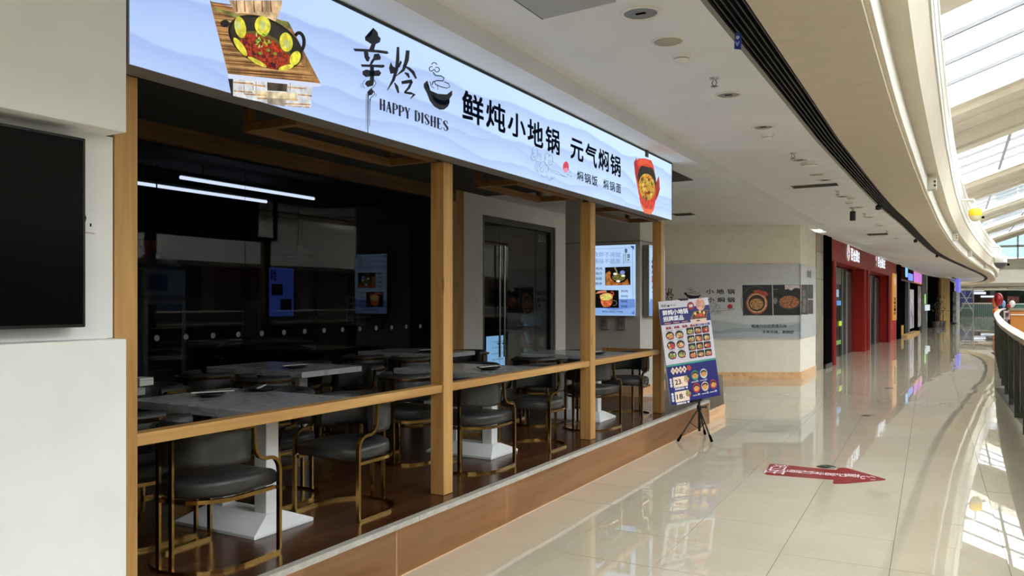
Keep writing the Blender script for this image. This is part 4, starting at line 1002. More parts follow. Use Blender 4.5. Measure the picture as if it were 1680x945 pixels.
def pbowls(q):
    for u, v, c_ in ((53, 121, (60, 150, 110)), (71, 120.5, (206, 200, 200)), (53, 141, (190, 40, 40)), (70.5, 141, (206, 190, 170)), (88, 140, (170, 40, 50))):
        q.ell(u, v, 7.4, 7.6, P(c_, .5), 3); q.ell(u, v - 1.6, 6, 4, P((30, 24, 22), .5), 4); q.ell(u, v + 1, 5.4, 4, P((206, 140, 80), .5, 0, .3, 80), 5)
    for u, v, t_ in ((53, 130.6, '19.'), (71, 130.4, '21.'), (53, 151.5, '20.'), (71, 151.5, '22.'), (88, 151.3, '20.')): q.text('招牌焖锅饭', u - 9, u + .5, v + 1.4, v - .2, wht, 3, .01); q.text(t_, u + 1, u + 6, v + 1.4, v - 1.4, wht, 3, .02)
ps_print('bowl_photos', pbowls)
# stand
pole_b = Vector((-2.47, 8.62, .09)); back = cS - nS * .03
pt_ = TL_ + u_ * wS * .5 + v_ * -.005 - nS * .022
q = MB(); q.tube([pole_b, Vector((pole_b.x - .005, pole_b.y, .62)), pt_ + v_ * .1], [.014, .013, .011], 10); psp(q, 'pole', M['black_metal'])
q = MB(); q.obox(TL_ + u_ * wS * .5 + v_ * .0 - nS * .008, u_ * .065, v_ * .012, nS * .014); psp(q, 'top_clip', M['black_metal'])
q = MB(); q.obox(TL_ + u_ * wS * .5 + v_ * (hS + .004) - nS * .01, u_ * .08, v_ * .012, nS * .018); psp(q, 'bottom_ledge', M['black_metal'])
hub = Vector((-2.473, 8.62, .35))
q = MB(); q.lathe([(.016, -.03), (.026, -.025), (.026, .02), (.018, .03)], hub, 12); psp(q, 'hub', M['black_metal'])
q = MB(); q.tube([hub + Vector((.02, .01, 0)), hub + Vector((.06, .03, .005))], .009, 8); q.ball(hub + Vector((.065, .033, .006)), .014, .014, .014); psp(q, 'clamp_knob', M['black_metal'])
for fx, fy in ((-2.63, 8.36), (-2.30, 8.50), (-2.50, 8.95)):
    f_ = Vector((fx, fy, .012)); q = MB(); q.tube([hub, f_], .0095, 8); leg = psp(q, 'leg', M['black_metal'])
    d_ = (f_ - hub).normalized(); q = MB(); q.tube([f_ - d_ * .07, f_ + d_ * .004], [.013, .016], 8); foot = q.build('rubber_foot', M['black'], leg)
    mid = hub + (f_ - hub) * .45; q = MB(); q.tube([mid, Vector((pole_b.x, pole_b.y, .11))], .0045, 6); psp(q, 'brace', M['black_metal'])

# ================================================================== MURAL PRINT ON THE CREAM WALL
MP = empty('mural_print', c1 + Vector((0, 0, .8)), label='grey printed mural panel with black lettering and two food photos on cream wall', cat='mural')
MPI = Matrix.Translation(-(c1 + Vector((0, 0, .8))))
def mpp(mb, nm, mat=None):
    o = mb.build(nm, mat, MP); o.matrix_parent_inverse = MPI; return o
DM = DPW - .02
def mf(px, py, l): return gd(px, py, DM - l)
def mf2(px, py, l): return gx(px, py, -2.645 + l)
zt_, zb_ = gd(1200, 433, DM).z, gd(1200, 556, DM).z
e1 = gd(1313.5, 500, DM); e0 = gd(1085, 500, DM)
q = MB(); q.prism([(e0.x, e0.y, zb_), (e1.x, e1.y, zb_), (e1.x - wn.x * .012, e1.y - wn.y * .012, zb_), (e0.x - wn.x * .012, e0.y - wn.y * .012, zb_)], (0, 0, zt_ - zb_)); mpp(q, 'panel', P((196, 198, 200), .45))
e2 = Vector((-2.645, 18.17, 0)); q = MB(); q.box(-2.654, -2.645, e1.y - .02, 18.17, zb_, zt_); mpp(q, 'side_panel', P((196, 198, 200), .45))
gk = P((22, 23, 26), .5); gr_ = P((150, 160, 166), .5); gr2 = P((170, 178, 182), .5)
def mprint(nm, fnc, f_=mf, sub=None):
    p = PR(f_, .0015); q = p.sub(sub) if sub else p; fnc(q); mpp(q, nm)
C7 = lambda u, v: (1090 + u * .14881, 440 + v * .14888)
mprint('ink_hills', lambda q: (q.poly([(20, 600), (200, 560), (480, 575), (640, 580), (760, 600), (900, 620), (1100, 625), (1300, 605), (1500, 590), (1500, 770), (20, 775)], gr2, 1), q.poly([(20, 700), (300, 680), (620, 690), (800, 660), (1000, 655), (1300, 640), (1500, 610), (1500, 700), (1200, 690), (900, 700), (600, 720), (20, 740)], gr_, 2)), mf, C7)
mprint('brush_lettering', lambda q: brush_name(q, gk, 3), mf, lambda u, v: (1090 + (u * .38 - 105) * .14881, 440 + (v * .38 + 130) * .14888))
mprint('bowl_mark', lambda q: bowl_mark(q, gk, 3), mf, lambda u, v: (1090 + ((u - 606) * .82 + 214) * .14881, 440 + ((v - 360) * .36 + 215) * .14888))
def mtxt(q):
    for ch, u0, u1 in (('小', 458, 545), ('地', 572, 658), ('锅', 694, 776)): q.text(ch, u0, u1, 286, 230, gk, 3, .02)
    for ch, u0, u1 in (('小', 476, 550), ('焖', 584, 666), ('锅', 694, 776)): q.text(ch, u0, u1, 376, 322, gk, 3, .02)
mprint('dish_lettering', mtxt, mf, C7)
mprint('red_sun', lambda q: (q.ell(723, 422, 30, 26, P((176, 34, 44), .5), 3), [q.stroke([(u, v), (u + 14, v + 4)], 4, gk, 4) for u, v in ((745, 440), (762, 446), (752, 458))]), mf, C7)
def mcl(q):
    for u, v, r_ in ((545, 415, 32), (585, 425, 22), (520, 440, 22), (570, 480, 30), (540, 492, 24), (600, 490, 24), (510, 470, 20), (555, 418, 12), (575, 482, 12)): q.arc(u, v, r_, 2.6, 7.6, 3, P((90, 94, 100), .6), 3)
    q.stroke([(600, 440), (680, 445)], 3, P((90, 94, 100), .6), 3); q.stroke([(610, 470), (700, 462), (760, 455)], 3, P((90, 94, 100), .6), 3)
mprint('cloud_lines', mcl, mf, C7)
mprint('slogan', lambda q: (q.text('很高兴在这里遇见你', 958, 1348, 656, 620, gk, 4, .012), q.text('不早不晚，刚刚好', 1078, 1430, 722, 686, gk, 4, .012)), mf, C7)
def mph1(q):
    q.poly([(860, 186), (1186, 183), (1194, 520), (868, 520)], P((14, 13, 13), .4), 3)
    q.ell(1020, 385, 118, 122, P((172, 88, 52), .5, 0, .2, 20), 4, 0, 28); q.ell(1022, 385, 106, 104, P((214, 176, 130), .5, 0, .15, 20), 5, 0, 28); q.ell(1018, 385, 94, 92, P((46, 30, 20), .5, 0, .4, 30), 6, 0, 28); q.ell(1015, 395, 76, 62, P((150, 108, 62), .5, 0, .5, 40), 7, 0, 20)
    q.poly([(970, 250), (1040, 235), (1130, 262), (1146, 300), (1100, 310), (1040, 282)], P((160, 66, 40), .5, 0, .3, 30), 8); q.arc(1010, 380, 165, 2.2, 5.2, 5, P((90, 90, 92), .4), 4, 20, 180); q.arc(1090, 330, 80, -1, 1.6, 4, P((80, 70, 64), .4), 4)
mprint('photo', mph1, mf, C7)
def mph2(q):
    q.poly([(1196, 184), (1502, 182), (1510, 517), (1204, 519)], P((13, 13, 14), .4), 3); q.ell(1375, 372, 112, 70, P((140, 86, 54), .5, 0, .45, 40), 5, 0, 26); q.arc(1380, 350, 135, .1, 3.4, 8, P((70, 70, 72), .3), 4, 20, 100)
    r2 = random.Random(8)
    for _ in range(34):
        a_, b2 = r2.uniform(0, 6.28), r2.random() ** .5; q.ell(1375 + 100 * b2 * math.cos(a_), 372 + 60 * b2 * math.sin(a_), 9, 6, P(r2.choice(((188, 128, 84), (150, 84, 50), (110, 60, 36))), .5), 6, a_, 8)
    q.poly([(1326, 186), (1490, 184), (1494, 226), (1440, 216), (1400, 246), (1360, 230), (1330, 236)], P((206, 190, 186), .5, 0, .12, 30), 6); q.ell(1222, 360, 20, 36, P((120, 124, 128), .4), 5); q.stroke([(1200, 236), (1250, 232)], 8, P((110, 114, 118), .4), 5)
mprint('photo', mph2, mf, C7)
def mph3(q):
    q.rect(1314.8, 1325.5, 516, 467, P((44, 38, 36), .5, 0, .3, 20), 3); q.rect(1326, 1334, 490, 467, P((36, 28, 26), .5), 3); q.rect(1326, 1334, 515, 492, P((56, 44, 34), .5), 3)
    for u, v in ((1319, 481), (1320, 495), (1319, 507)): q.ell(u, v, 2.6, 6, P((110, 104, 98), .5), 4)
    q.text('幸烩', 1324, 1331, 456, 443, gk, 4, .01)
mprint('side_photos', mph3, mf2)

# ================================================================== FLOOR ARROW AND DRAIN COVERS
FA = empty('floor_arrow_sticker', (-1, 7.4, .001), label='dark red arrow sticker with white lettering stuck on the tiles', cat='sticker')
def fpp(mb, nm, mat=None):
    o = mb.build(nm, mat, FA); o.matrix_parent_inverse = Matrix.Translation((1, -7.4, -.001)); return o
_old = [(1252, 762.5), (1256.5, 759.5), (1365, 769.5), (1375, 768.5), (1376.5, 765.5), (1383, 764), (1391, 764.8), (1452, 785.5), (1453.5, 787), (1452, 788.6), (1388, 793.3), (1372, 794), (1366, 792.5), (1366, 789), (1370, 786.5), (1256, 778.8)]
arw = [(1262, 762), (1266, 760.8), (1372, 771.3), (1375, 768), (1381, 767.2), (1390, 768), (1451, 785.6), (1453.5, 787), (1451, 788), (1388, 793.6), (1370, 793.8), (1366.5, 792.6), (1368, 787.3), (1258, 779), (1255, 777.6)]
q = MB(); q.prism([gz(u, v, .0006) for u, v in arw], (0, 0, .0012)); fpp(q, 'vinyl', P((140, 20, 28), .25))
p = PR(lambda u, v, l: gz(u, v, .0022 + l)); wt = P((226, 206, 206), .4)
def afr(ch, px, py, s_):           # characters stand along the arrow, heads towards its tip
    c_ = gz(px, py, 0); ax = (gz(1452, 787, 0) - gz(1262, 770, 0)).normalized(); ay = Vector((-ax.y, ax.x, 0))
    V, F = glyphs(ch, .01); N = len(V) // 4; p.add([c_ + ay * ((u - .5) * -s_) + ax * ((v - .5) * s_) + Vector((0, 0, .0026 + .0001 * (i // N))) for i, (u, v) in enumerate(V)], F, wt)
for ch, px, py in zip('椿扣放整記龍', (1302, 1322, 1340, 1358.5, 1378, 1398.5), (773.5, 775, 776.5, 778.3, 779.8, 780.5)): afr(ch, px, py, .125)
for ch, px, py, s_ in (('好', 1281, 765.5, .13), ('工', 1276, 769.3, .13), ('旺', 1271, 774.4, .17)): afr(ch, px, py, s_)
p.arc(1416, 783.3, 4.2, .6, 5.6, 1.1, wt, 1, 12, 2.0); p.stroke([(1421, 781), (1426, 783), (1428, 781.2), (1436, 783.4)], .9, wt, 1); p.stroke([(1428, 786.8), (1436, 787.2)], .6, wt, 1)
fpp(p, 'white_lettering')
for k, (px, py, r_, nm) in enumerate(((1356, 766, .085, 'beside the red arrow sticker'), (1423.5, 682, .085, 'in the reflection of the red shop'), (1459, 637, .085, 'further along in front of the red shop'))):
    c_ = gz(px, py, 0); d = empty('floor_drain', c_, label='round steel floor cover ' + nm, cat='drain', group='round floor covers')
    q = MB(); q.lathe([(r_, 0), (r_, .003), (r_ * .9, .004), (r_ * .88, .001)], (0, 0, 0), 24); q.build('ring', P((120, 116, 104), .3, .8), d)
    q = MB(); q.lathe([(r_ * .88, 0), (r_ * .88, .002), (.0001, .0025)], (0, 0, 0), 24); q.build('cover', P((66, 64, 56), .3, .7), d)
    q = MB(); q.box(-.012, .012, -.012, .012, .002, .004); q.build('lift_hole', P((170, 168, 160), .3, .7), d)

# ================================================================== CEILING FITTINGS
ORD = ('nearest', 'second', 'third', 'fourth', 'fifth', 'sixth', 'seventh', 'eighth', 'ninth', 'tenth')
TRIM = P((226, 220, 208), .5); LENS = P((150, 150, 150), .25, .5)
def downlight(x, y, r, lab):
    d = empty('downlight', (x, y, ZC), label=lab, cat='downlight', group='recessed downlights in the corridor ceiling')
    q = MB(); q.lathe([(r * .8, -.002), (r * .84, -.010), (r, -.008), (r, 0)], (0, 0, 0), 28); q.build('trim_ring', TRIM, d)
    q = MB(); q.lathe([(r * .82, -.004), (r * .55, -.001), (.0001, -.0008)], (0, 0, 0), 28); q.build('reflector', LENS, d)
    q = MB(); q.box(-r * .25, r * .25, -.012, .012, -.006, -.002); q.build('lamp_clip', M['black'], d)
DL = [(-1.55, 4.237), (-1.559, 6.246), (-1.564, 7.558), (-1.561, 9.515), (-1.527, 11.249), (-1.528, 13.138), (-1.476, 14.793), (-1.452, 16.605), (-1.421, 18.573), (-1.33, 22.5)]
for k, (x, y) in enumerate(DL): downlight(x, y, .115 if k == 0 else .105, 'round recessed downlight, %s from the camera along the corridor ceiling' % ORD[k])
def speaker_disc(x, y, lab):
    d = empty('ceiling_speaker', (x, y, ZC), label=lab, cat='speaker', group='round ceiling speakers')
    q = MB(); q.lathe([(.085, -.003), (.088, -.008), (.098, -.007), (.1, 0)], (0, 0, 0), 28); q.build('rim', TRIM, d)
    q = MB(); q.lathe([(.088, -.003), (.088, -.006), (.0001, -.008)], (0, 0, 0), 28); q.build('grille', P((176, 168, 146), .6), d)
speaker_disc(-1.567, 4.777, 'flat cream ceiling speaker between the nearest downlight and smoke detector'); speaker_disc(-1.55, 10.715, 'flat cream ceiling speaker near the slanted air outlet')
def smoke(x, y, lab, s_=1):
    d = empty('smoke_detector', (x, y, ZC), label=lab, cat='detector', group='smoke detectors')
    q = MB(); q.lathe([(.062 * s_, 0), (.062 * s_, -.018), (.058 * s_, -.022)], (0, 0, 0), 24); q.build('base', P((232, 228, 218), .5), d)
    q = MB(); q.lathe([(.052 * s_, -.022), (.05 * s_, -.034), (.042 * s_, -.048), (.0001, -.052)], (0, 0, 0), 24); q.build('chamber', P((232, 228, 218), .5), d)
    q = MB(); q.lathe([(.0505 * s_, -.026), (.0512 * s_, -.028), (.0512 * s_, -.031), (.049 * s_, -.033)], (0, 0, 0), 24); q.build('vent_band', P((90, 88, 84), .6), d)
smoke(-1.579, 5.092, 'white smoke detector close to the nearest downlight'); smoke(-1.6, 7.93, 'white smoke detector just past the third downlight')
smoke(-1.496, 9.78, 'wide white detector dome just past the fourth downlight', 1.7); smoke(-1.42, 13.3, 'small white detector near the sixth downlight'); smoke(-1.516, 13.913, 'small white detector before the hanging camera'); smoke(-1.4, 18.0, 'small white detector by the ninth downlight')
def sprinkler(x, y, lab):
    d = empty('sprinkler', (x, y, ZC), label=lab, cat='sprinkler', group='ceiling sprinklers')
    q = MB(); q.lathe([(.035, 0), (.034, -.006), (.012, -.008), (.012, -.02)], (0, 0, 0), 14); q.build('escutcheon', P((190, 186, 176), .3, .7), d)
    q = MB(); q.tube([(.011, 0, -.018), (.017, 0, -.04), (.004, 0, -.058)], .0035, 6); q.tube([(-.011, 0, -.018), (-.017, 0, -.04), (-.004, 0, -.058)], .0035, 6); q.build('yoke', P((110, 106, 98), .3, .8), d)
    q = MB(); q.lathe([(.026, -.06), (.028, -.062), (.0001, -.064)], (0, 0, 0), 12); q.build('deflector', P((110, 106, 98), .3, .8), d)
for k, (x, y) in enumerate(((-1.533, 5.736), (-1.555, 9.05), (-1.515, 12.454), (-1.47, 15.874), (-1.38, 20.0))): sprinkler(x, y, 'small metal sprinkler head, %s from the camera on the corridor ceiling' % ORD[k])
def louvre(x, y, lx, ly, z, lab, n_=3):
    d = empty('air_outlet', (x, y, z), label=lab, cat='air vent')
    q = MB()
    for a_ in ((-lx, lx, -ly, -ly + .03), (-lx, lx, ly - .03, ly), (-lx, -lx + .03, -ly + .03, ly - .03), (lx - .03, lx, -ly + .03, ly - .03)): q.box(*a_, -.008, 0)
    q.build('frame', TRIM, d)
    q = MB(); q.box(-lx + .03, lx - .03, -ly + .03, ly - .03, -.002, -.001); q.build('throat', P((70, 66, 60), .6), d)
    for k in range(n_):
        yy = -ly + .03 + (2 * ly - .06) * (k + .5) / n_; q = MB(); q.obox((0, yy, -.010), (lx - .03, 0, 0), (0, .03, .009), (0, .0005, -.001)); q.build('blade', P((196, 190, 178), .35), d)
louvre(-1.72, 11.72, .33, .17, ZC, 'open slatted air outlet in the corridor ceiling before the hanging camera'); louvre(-1.64, 20.9, .25, .3, ZC, 'narrow air outlet further along the corridor ceiling'); louvre(-4.08, 13.3, .2, .2, ZL, 'square air outlet over the landing recess')
for k, (x, y) in enumerate(((-3.848, 12.217), (-3.78, 13.899))):
    d = empty('recess_downlight', (x, y, ZL), label='small dark downlight over the landing recess, %s' % ('nearer one' if k == 0 else 'by the mural wall'), cat='downlight')
    q = MB(); q.lathe([(.07, 0), (.07, -.006), (.058, -.007)], (0, 0, 0), 18); q.build('trim_ring', TRIM, d); q = MB(); q.lathe([(.058, -.005), (.0001, -.003)], (0, 0, 0), 18); q.build('lens', P((80, 78, 74), .4), d)
# grey access hatch at the top of the picture
HA = empty('access_hatch', (-1.83, 3.6, ZC), label='flat grey hatch panel in the ceiling above the sign', cat='hatch')
q = MB(); q.prism([(-.23, .43, -.012), (.23, .39, -.012), (.23, -.5, -.012), (-.23, -.5, -.012)], (0, 0, .012)); q.build('leaf', P((168, 166, 162), .5), HA)
q = MB(); q.box(-.237, -.23, -.5, .43, -.013, 0); q.build('rim', P((90, 88, 84), .5), HA)
# camera hanging from the ceiling
CM = empty('security_camera', (-1.55, 14.75, ZC), label='dark cylinder camera hanging from the corridor ceiling', cat='camera')
q = MB(); q.lathe([(.05, 0), (.05, -.02), (.02, -.025), (.02, -.07)], (0, 0, 0), 14); q.build('mount', P((200, 196, 186), .4), CM)
q = MB(); q.lathe([(.035, -.07), (.048, -.075), (.048, -.23), (.03, -.235)], (0, 0, 0), 16); q.build('barrel', P((40, 40, 42), .3), CM)
# items hanging in the dark slot
def slot_item(px, py, lab, nm, cat, r=.03):
    v = gz(px, py, ZC - .06)
    d = empty(nm, (v.x, v.y, ZC), label=lab, cat=cat)
    if nm == 'paper_tag':
        q = MB(); q.prism([(-.02, 0, -.11), (.018, .005, -.118), (.022, .005, -.03), (.0, 0, -.01), (-.018, 0, -.03)], (.003, -.003, 0)); q.build('tag', P((26, 52, 150), .5), d)
        q = MB(); q.lathe([(.011, -.004), (.011, 0)], (.002, -.002, -.045), 14, 'Y'); q.build('badge', P((190, 200, 220), .5), d); q = MB(); q.prism([(-.014, -.004, -.075), (0, -.004, -.1), (.014, -.004, -.075), (.01, -.004, -.065), (0, -.004, -.08), (-.01, -.004, -.065)], (0, -.002, 0)); q.build('emblem', P((150, 170, 214), .5), d)
    else:
        q = MB(); q.tube([(0, 0, .03), (0, 0, -.03)], .008, 8); q.build('stem', M['black_metal'], d); q = MB(); q.lathe([(.02, -.02), (r, -.04), (r, -.1), (.0001, -.11)], (0, 0, 0), 14); q.build('head', P((22, 26, 40), .3), d)
slot_item(1210, 66, 'blue paper tag hanging from the dark ceiling slot', 'paper_tag', 'tag')
for k, (px, py) in enumerate(((1441, 340), (1502, 395), (1537, 420))): slot_item(px, py, 'small dark spot lamp hanging in the ceiling slot, %s one' % ORD[k], 'slot_lamp', 'lamp', .045)
# speaker boxes on the gallery fascia
fa = off(C0, .034)
def along(px, poly, z):
    best = None
    for a_, b2 in zip(poly, poly[1:]):
        for t in np.linspace(0, 1, 20):
            p_ = a_ + (b2 - a_) * t; D = p_[1] * CS - p_[0] * SN
            if D < 1: continue
            x = CX + FPX * (p_[0] * CS + p_[1] * SN) / D
            if p_[1] < 70 and (best is None or abs(x - px) < best[0]): best = (abs(x - px), p_, (b2 - a_))
    t = best[2] / np.linalg.norm(best[2]); return Vector((best[1][0], best[1][1], z)), Vector((t[0], t[1], 0))
for k, px in enumerate((1522, 1563, 1588, 1614)):
    c_, t = along(px, fa, 3.33); nn = Vector((t.y, -t.x, 0)); s_ = 1 + .25 * k
    d = empty('fascia_speaker', c_, label='cream box speaker on the curved gallery fascia, %s from the camera' % ORD[k], cat='speaker', group='box speakers on the gallery fascia')
    q = MB(); q.obox(nn * .06, t * .11, nn * .06, (0, 0, .085 * min(s_, 1.3))); q.build('cabinet', P((206, 200, 184), .5), d, .006)
    for z in (.03, -.03): q = MB(); q.lathe([(.018, 0), (.018, .004)], nn * .10 + t * -.1105 + Vector((0, 0, z)), 10, 'Y'); q.build('socket', P((60, 58, 54), .5), d)

# ================================================================== ATRIUM BALUSTRADE
BA = empty('balustrade', (.75, 12, 0), label='dark green curved balustrade with a broad stone handrail along the atrium', cat='railing')
BAI = Matrix.Translation((-.75, -12, 0))
rl = [p for p in catmull(RAILC, 130)]
A_, B_ = off(rl, -.075), off(rl, .075)
q = MB(); q.strip(at(A_, 1.1), at(B_, 1.1)); q.strip(at(A_, 1.04), at(A_, 1.1)); q.strip(at(B_, 1.1), at(B_, 1.04)); q.strip(at(B_, 1.04), at(A_, 1.04))
q.build('handrail', P((176, 166, 146), .4, 0, .08, 4), BA).matrix_parent_inverse = BAI
green = P((40, 46, 38), .28, .2, .06, 3, 'dark_green_metal'); green2 = P((56, 62, 50), .25, .3, .05, 3)
acc = 0; last = None; bal = []
fine = catmull(RAILC, 900)
for a_, b2 in zip(fine, fine[1:]):
    acc += np.linalg.norm(b2 - a_)
    if acc >= 1.45: bal.append((b2, (b2 - a_) / np.linalg.norm(b2 - a_))); acc = 0
for (p_, t) in bal:
    if p_[1] < -3: continue
    t3 = Vector((t[0], t[1], 0)); nn = Vector((-t.item(1), t.item(0), 0)) if False else Vector((-t3.y, t3.x, 0))
    q = MB(); q.obox(Vector((p_[0], p_[1], .52)), t3 * .02, nn * .06, (0, 0, .52)); q.build('post', green2, BA).matrix_parent_inverse = BAI
for (a_, ta), (b2, tb) in zip(bal, bal[1:]):
    if a_[1] < -3: continue
    av, bv = Vector((a_[0], a_[1], 0)), Vector((b2[0], b2[1], 0)); t3 = (bv - av).normalized(); nn = Vector((-t3.y, t3.x, 0)); L_ = (bv - av).length
    q = MB(); q.obox((av + bv) / 2 + Vector((0, 0, .56)), t3 * (L_ / 2 - .03), nn * .012, (0, 0, .47)); q.build('infill_panel', green, BA).matrix_parent_inverse = BAI
    q = MB(); q.obox((av + bv) / 2 + Vector((0, 0, .56)) + nn * .02, t3 * .012, nn * .012, (0, 0, .47)); q.build('stiffener', green2, BA).matrix_parent_inverse = BAI

# ================================================================== SHOPS ALONG THE CORRIDOR
def shop_part(root, inv, nm, pxa, pxb, z0, z1, mat, push=0, dep=.25, bev=0):
    a_, b2 = shop_at(pxa), shop_at(pxb); t = (b2 - a_).normalized(); nn = Vector((t.y, -t.x, 0)); o = nn * push
    q = MB(); q.prism([a_ + o + Vector((0, 0, z0)), b2 + o + Vector((0, 0, z0)), b2 + o - nn * dep + Vector((0, 0, z0)), a_ + o - nn * dep + Vector((0, 0, z0))], (0, 0, z1 - z0))
    e_ = q.build(nm, mat, root, bev); e_.matrix_parent_inverse = inv; return e_
def shop_root(nm, px, lab, cat='shop'):
    v = shop_at(px); return empty(nm, v, label=lab, cat=cat), Matrix.Translation(-v)
BW = sroot('wall_shop_backs')  # unseen walls added to stop sky light leaking in behind the shops
sb = [p - np.array((.75, 0)) for p in catmull(SHOP, 60)]; q = MB(); q.strip(at(sb, 0), at(sb, 3.3)); q.build('rear_wall', P((24, 24, 25), .8, spec=0), BW)
q = MB(); q.box(-6.2, -6.0, 60, 104, 0, 4); q.box(-6, -.8, 74, 74.2, 0, 4); q.build('side_wall', P((60, 58, 54), .8, spec=0), BW)
# black end pillar
BP, inv = shop_root('black_pillar', 1350, 'tall black pillar between the stone panel and the red shop', 'pillar')
shop_part(BP, inv, 'shaft', 1350.5, 1361, 0, ZL, M['black'], .05, .5); shop_part(BP, inv, 'plinth', 1350.2, 1361.3, 0, .1, P((30, 30, 30), .3), .06, .52)
RS, inv = shop_root('red_shop', 1361.5, 'red lacquered shop front with two doorways and lit white signs')
shop_part(RS, inv, 'fascia', 1361.5, 1471, 2.5, ZL, M['red'], 0, .35)
for a_, b2 in ((1361.5, 1370), (1415, 1424), (1457, 1471)): shop_part(RS, inv, 'pier', a_, b2, 0, 2.5, M['red'], 0, .34)
for px in (1365.5, 1416.5, 1422.5, 1457):
    v = shop_at(px); q = MB(); q.tube([v + Vector((.03, 0, .0)), v + Vector((.03, 0, 2.5))], .055, 12); e_ = q.build('round_edge_column', P((150, 52, 48), .15, .2), RS); e_.matrix_parent_inverse = inv
def recess(pxa, pxb, nm, mat, z0, z1, dd, w=.06):
    a_, b2 = shop_at(pxa), shop_at(pxb); t = (b2 - a_).normalized(); nn = Vector((t.y, -t.x, 0)); o = -nn * dd
    q = MB(); q.prism([a_ + o + Vector((0, 0, z0)), b2 + o + Vector((0, 0, z0)), b2 + o - nn * w + Vector((0, 0, z0)), a_ + o - nn * w + Vector((0, 0, z0))], (0, 0, z1 - z0)); e_ = q.build(nm, mat, RS); e_.matrix_parent_inverse = inv; return e_
recess(1368, 1416, 'door_glass', P((16, 17, 19), .25, spec=.1), 0, 2.5, .3); recess(1423, 1459, 'door_glass', P((16, 17, 19), .25, spec=.1), 0, 2.5, .3)
for a_, b2 in ((1385, 1386.5), (1397, 1398.5), (1403, 1405), (1440, 1441.5), (1448, 1449.2)): recess(a_, b2, 'door_mullion', P((110, 110, 108), .5, spec=.2), 0, 2.4, .24, .05)
recess(1407, 1415, 'inner_door', P((70, 36, 36), .5, spec=.1), 0, 2.4, .27, .03); recess(1450, 1457, 'inner_door', P((70, 30, 32), .5, spec=.1), 0, 2.4, .27, .03)
recess(1389, 1393.5, 'bright_shop_sign', E((150, 190, 214), .7), 1.65, 1.85, .26, .02); recess(1394, 1397.5, 'neon_strip', E((190, 214, 60), .9), .85, .98, .26, .02); recess(1391, 1396.5, 'blue_strip', E((90, 150, 220), .8), 1.42, 1.55, .26, .02); recess(1389.5, 1396, 'green_strip', E((120, 180, 70), .6), .35, .46, .26, .02); recess(1388, 1397, 'pale_shop_interior', P((120, 122, 120), .6, spec=.1), 2.0, 2.45, .28, .02)
recess(1432, 1436, 'striped_poster', P((190, 150, 150), .5, 0, .3, 20), 1.0, 1.75, .2, .03)
def shop_sign(pxa, pxb, y0a, y1a, y0b, y1b, lab, logo=True):
    a_, b2 = shop_at(pxa), shop_at(pxb); t = (b2 - a_).normalized(); nn = Vector((t.y, -t.x, 0))
    Da, Db = a_.y * CS - a_.x * SN, b2.y * CS - b2.x * SN
    z1, z0 = EYE + (HY - y0a) / FPX * Da, EYE + (HY - y1a) / FPX * Da
    s_ = empty('lit_logo_sign', a_ + Vector((0, 0, z0)), label=lab, cat='sign', group='white lit signs of the red shop'); iv = Matrix.Translation(-(a_ + Vector((0, 0, z0))))
    L_ = (b2 - a_).length
    def fn_(u, v, l): return a_ + t * (u * L_) + Vector((0, 0, z0 + (z1 - z0) * v)) + nn * (.07 + l)
    q = MB(); c_ = a_ + t * (.1 * L_) + Vector((0, 0, (z0 + z1) / 2)) + nn * .035; n_ = 18
    q.prism([a_ + t * (L_ * (.11 + .11 * math.cos(2 * PI * k / n_))) + Vector((0, 0, (z0 + z1) / 2 + (z1 - z0) * .5 * math.sin(2 * PI * k / n_))) + nn * .01 for k in range(n_)], nn * .06); e_ = q.build('logo_disc', P((200, 196, 190), .3, .5), s_); e_.matrix_parent_inverse = iv
    p = PR(fn_, .002); p.ell(.11, .5, .10, .47, E((214, 206, 226), .9), 1); p.ell(.11, .66, .06, .2, E((226, 120, 110), .9), 2); p.ell(.11, .66, .035, .15, E((236, 214, 220), .9), 3); p.poly([(.05, .3), (.17, .3), (.11, .02)], E((206, 196, 60), .9), 2); p.ell(.10, .38, .02, .05, M['black'], 3); p.ell(.13, .42, .02, .04, M['black'], 3)
    e_ = p.build('logo_face', None, s_); e_.matrix_parent_inverse = iv
    for i, ch in enumerate('百全聚庄'):
        p = PR(fn_, .002); p.text(ch, .27 + .185 * i, .44 + .185 * i, .10, .80, E((226, 240, 250), 1.3), 1, .04); e_ = p.build('character', None, s_); e_.matrix_parent_inverse = iv
shop_sign(1384.5, 1407, 398, 428, 0, 0, 'white lit characters and logo over the first red doorway'); shop_sign(1431.5, 1449, 415, 439, 0, 0, 'white lit characters and logo over the second red doorway')
# orange vertical blade sign
a_ = shop_at(1462.6); b2 = shop_at(1468.6); Da = a_.y * CS - a_.x * SN; z1, z0 = EYE + (HY - 448) / FPX * Da, EYE + (HY - 526) / FPX * Da
OS = empty('orange_banner', a_ + Vector((0, 0, z0)), label='tall orange vertical sign on the red wall', cat='sign'); iv = Matrix.Translation(-(a_ + Vector((0, 0, z0)))); t = (b2 - a_).normalized(); nn = Vector((t.y, -t.x, 0)); L_ = (b2 - a_).length
q = MB(); q.prism([a_ + Vector((0, 0, z0)) + nn * .01, b2 + Vector((0, 0, z0)) + nn * .01, b2 + Vector((0, 0, z0)) + nn * .05, a_ + Vector((0, 0, z0)) + nn * .05], (0, 0, z1 - z0)); q.build('panel', E((206, 140, 44), .75), OS).matrix_parent_inverse = iv
p = PR(lambda u, v, l: a_ + t * (u * L_) + Vector((0, 0, z0 + (z1 - z0) * v)) + nn * (.052 + l), .002)
p.ell(.5, .84, .3, .09, E((226, 150, 140), .9), 1); p.ell(.5, .84, .2, .06, E((210, 170, 160), .9), 2)
for i, ch in enumerate('百味全聚庄'): p.text(ch, .2, .8, .42 - .075 * i, .485 - .075 * i, M['black'], 1, .03)
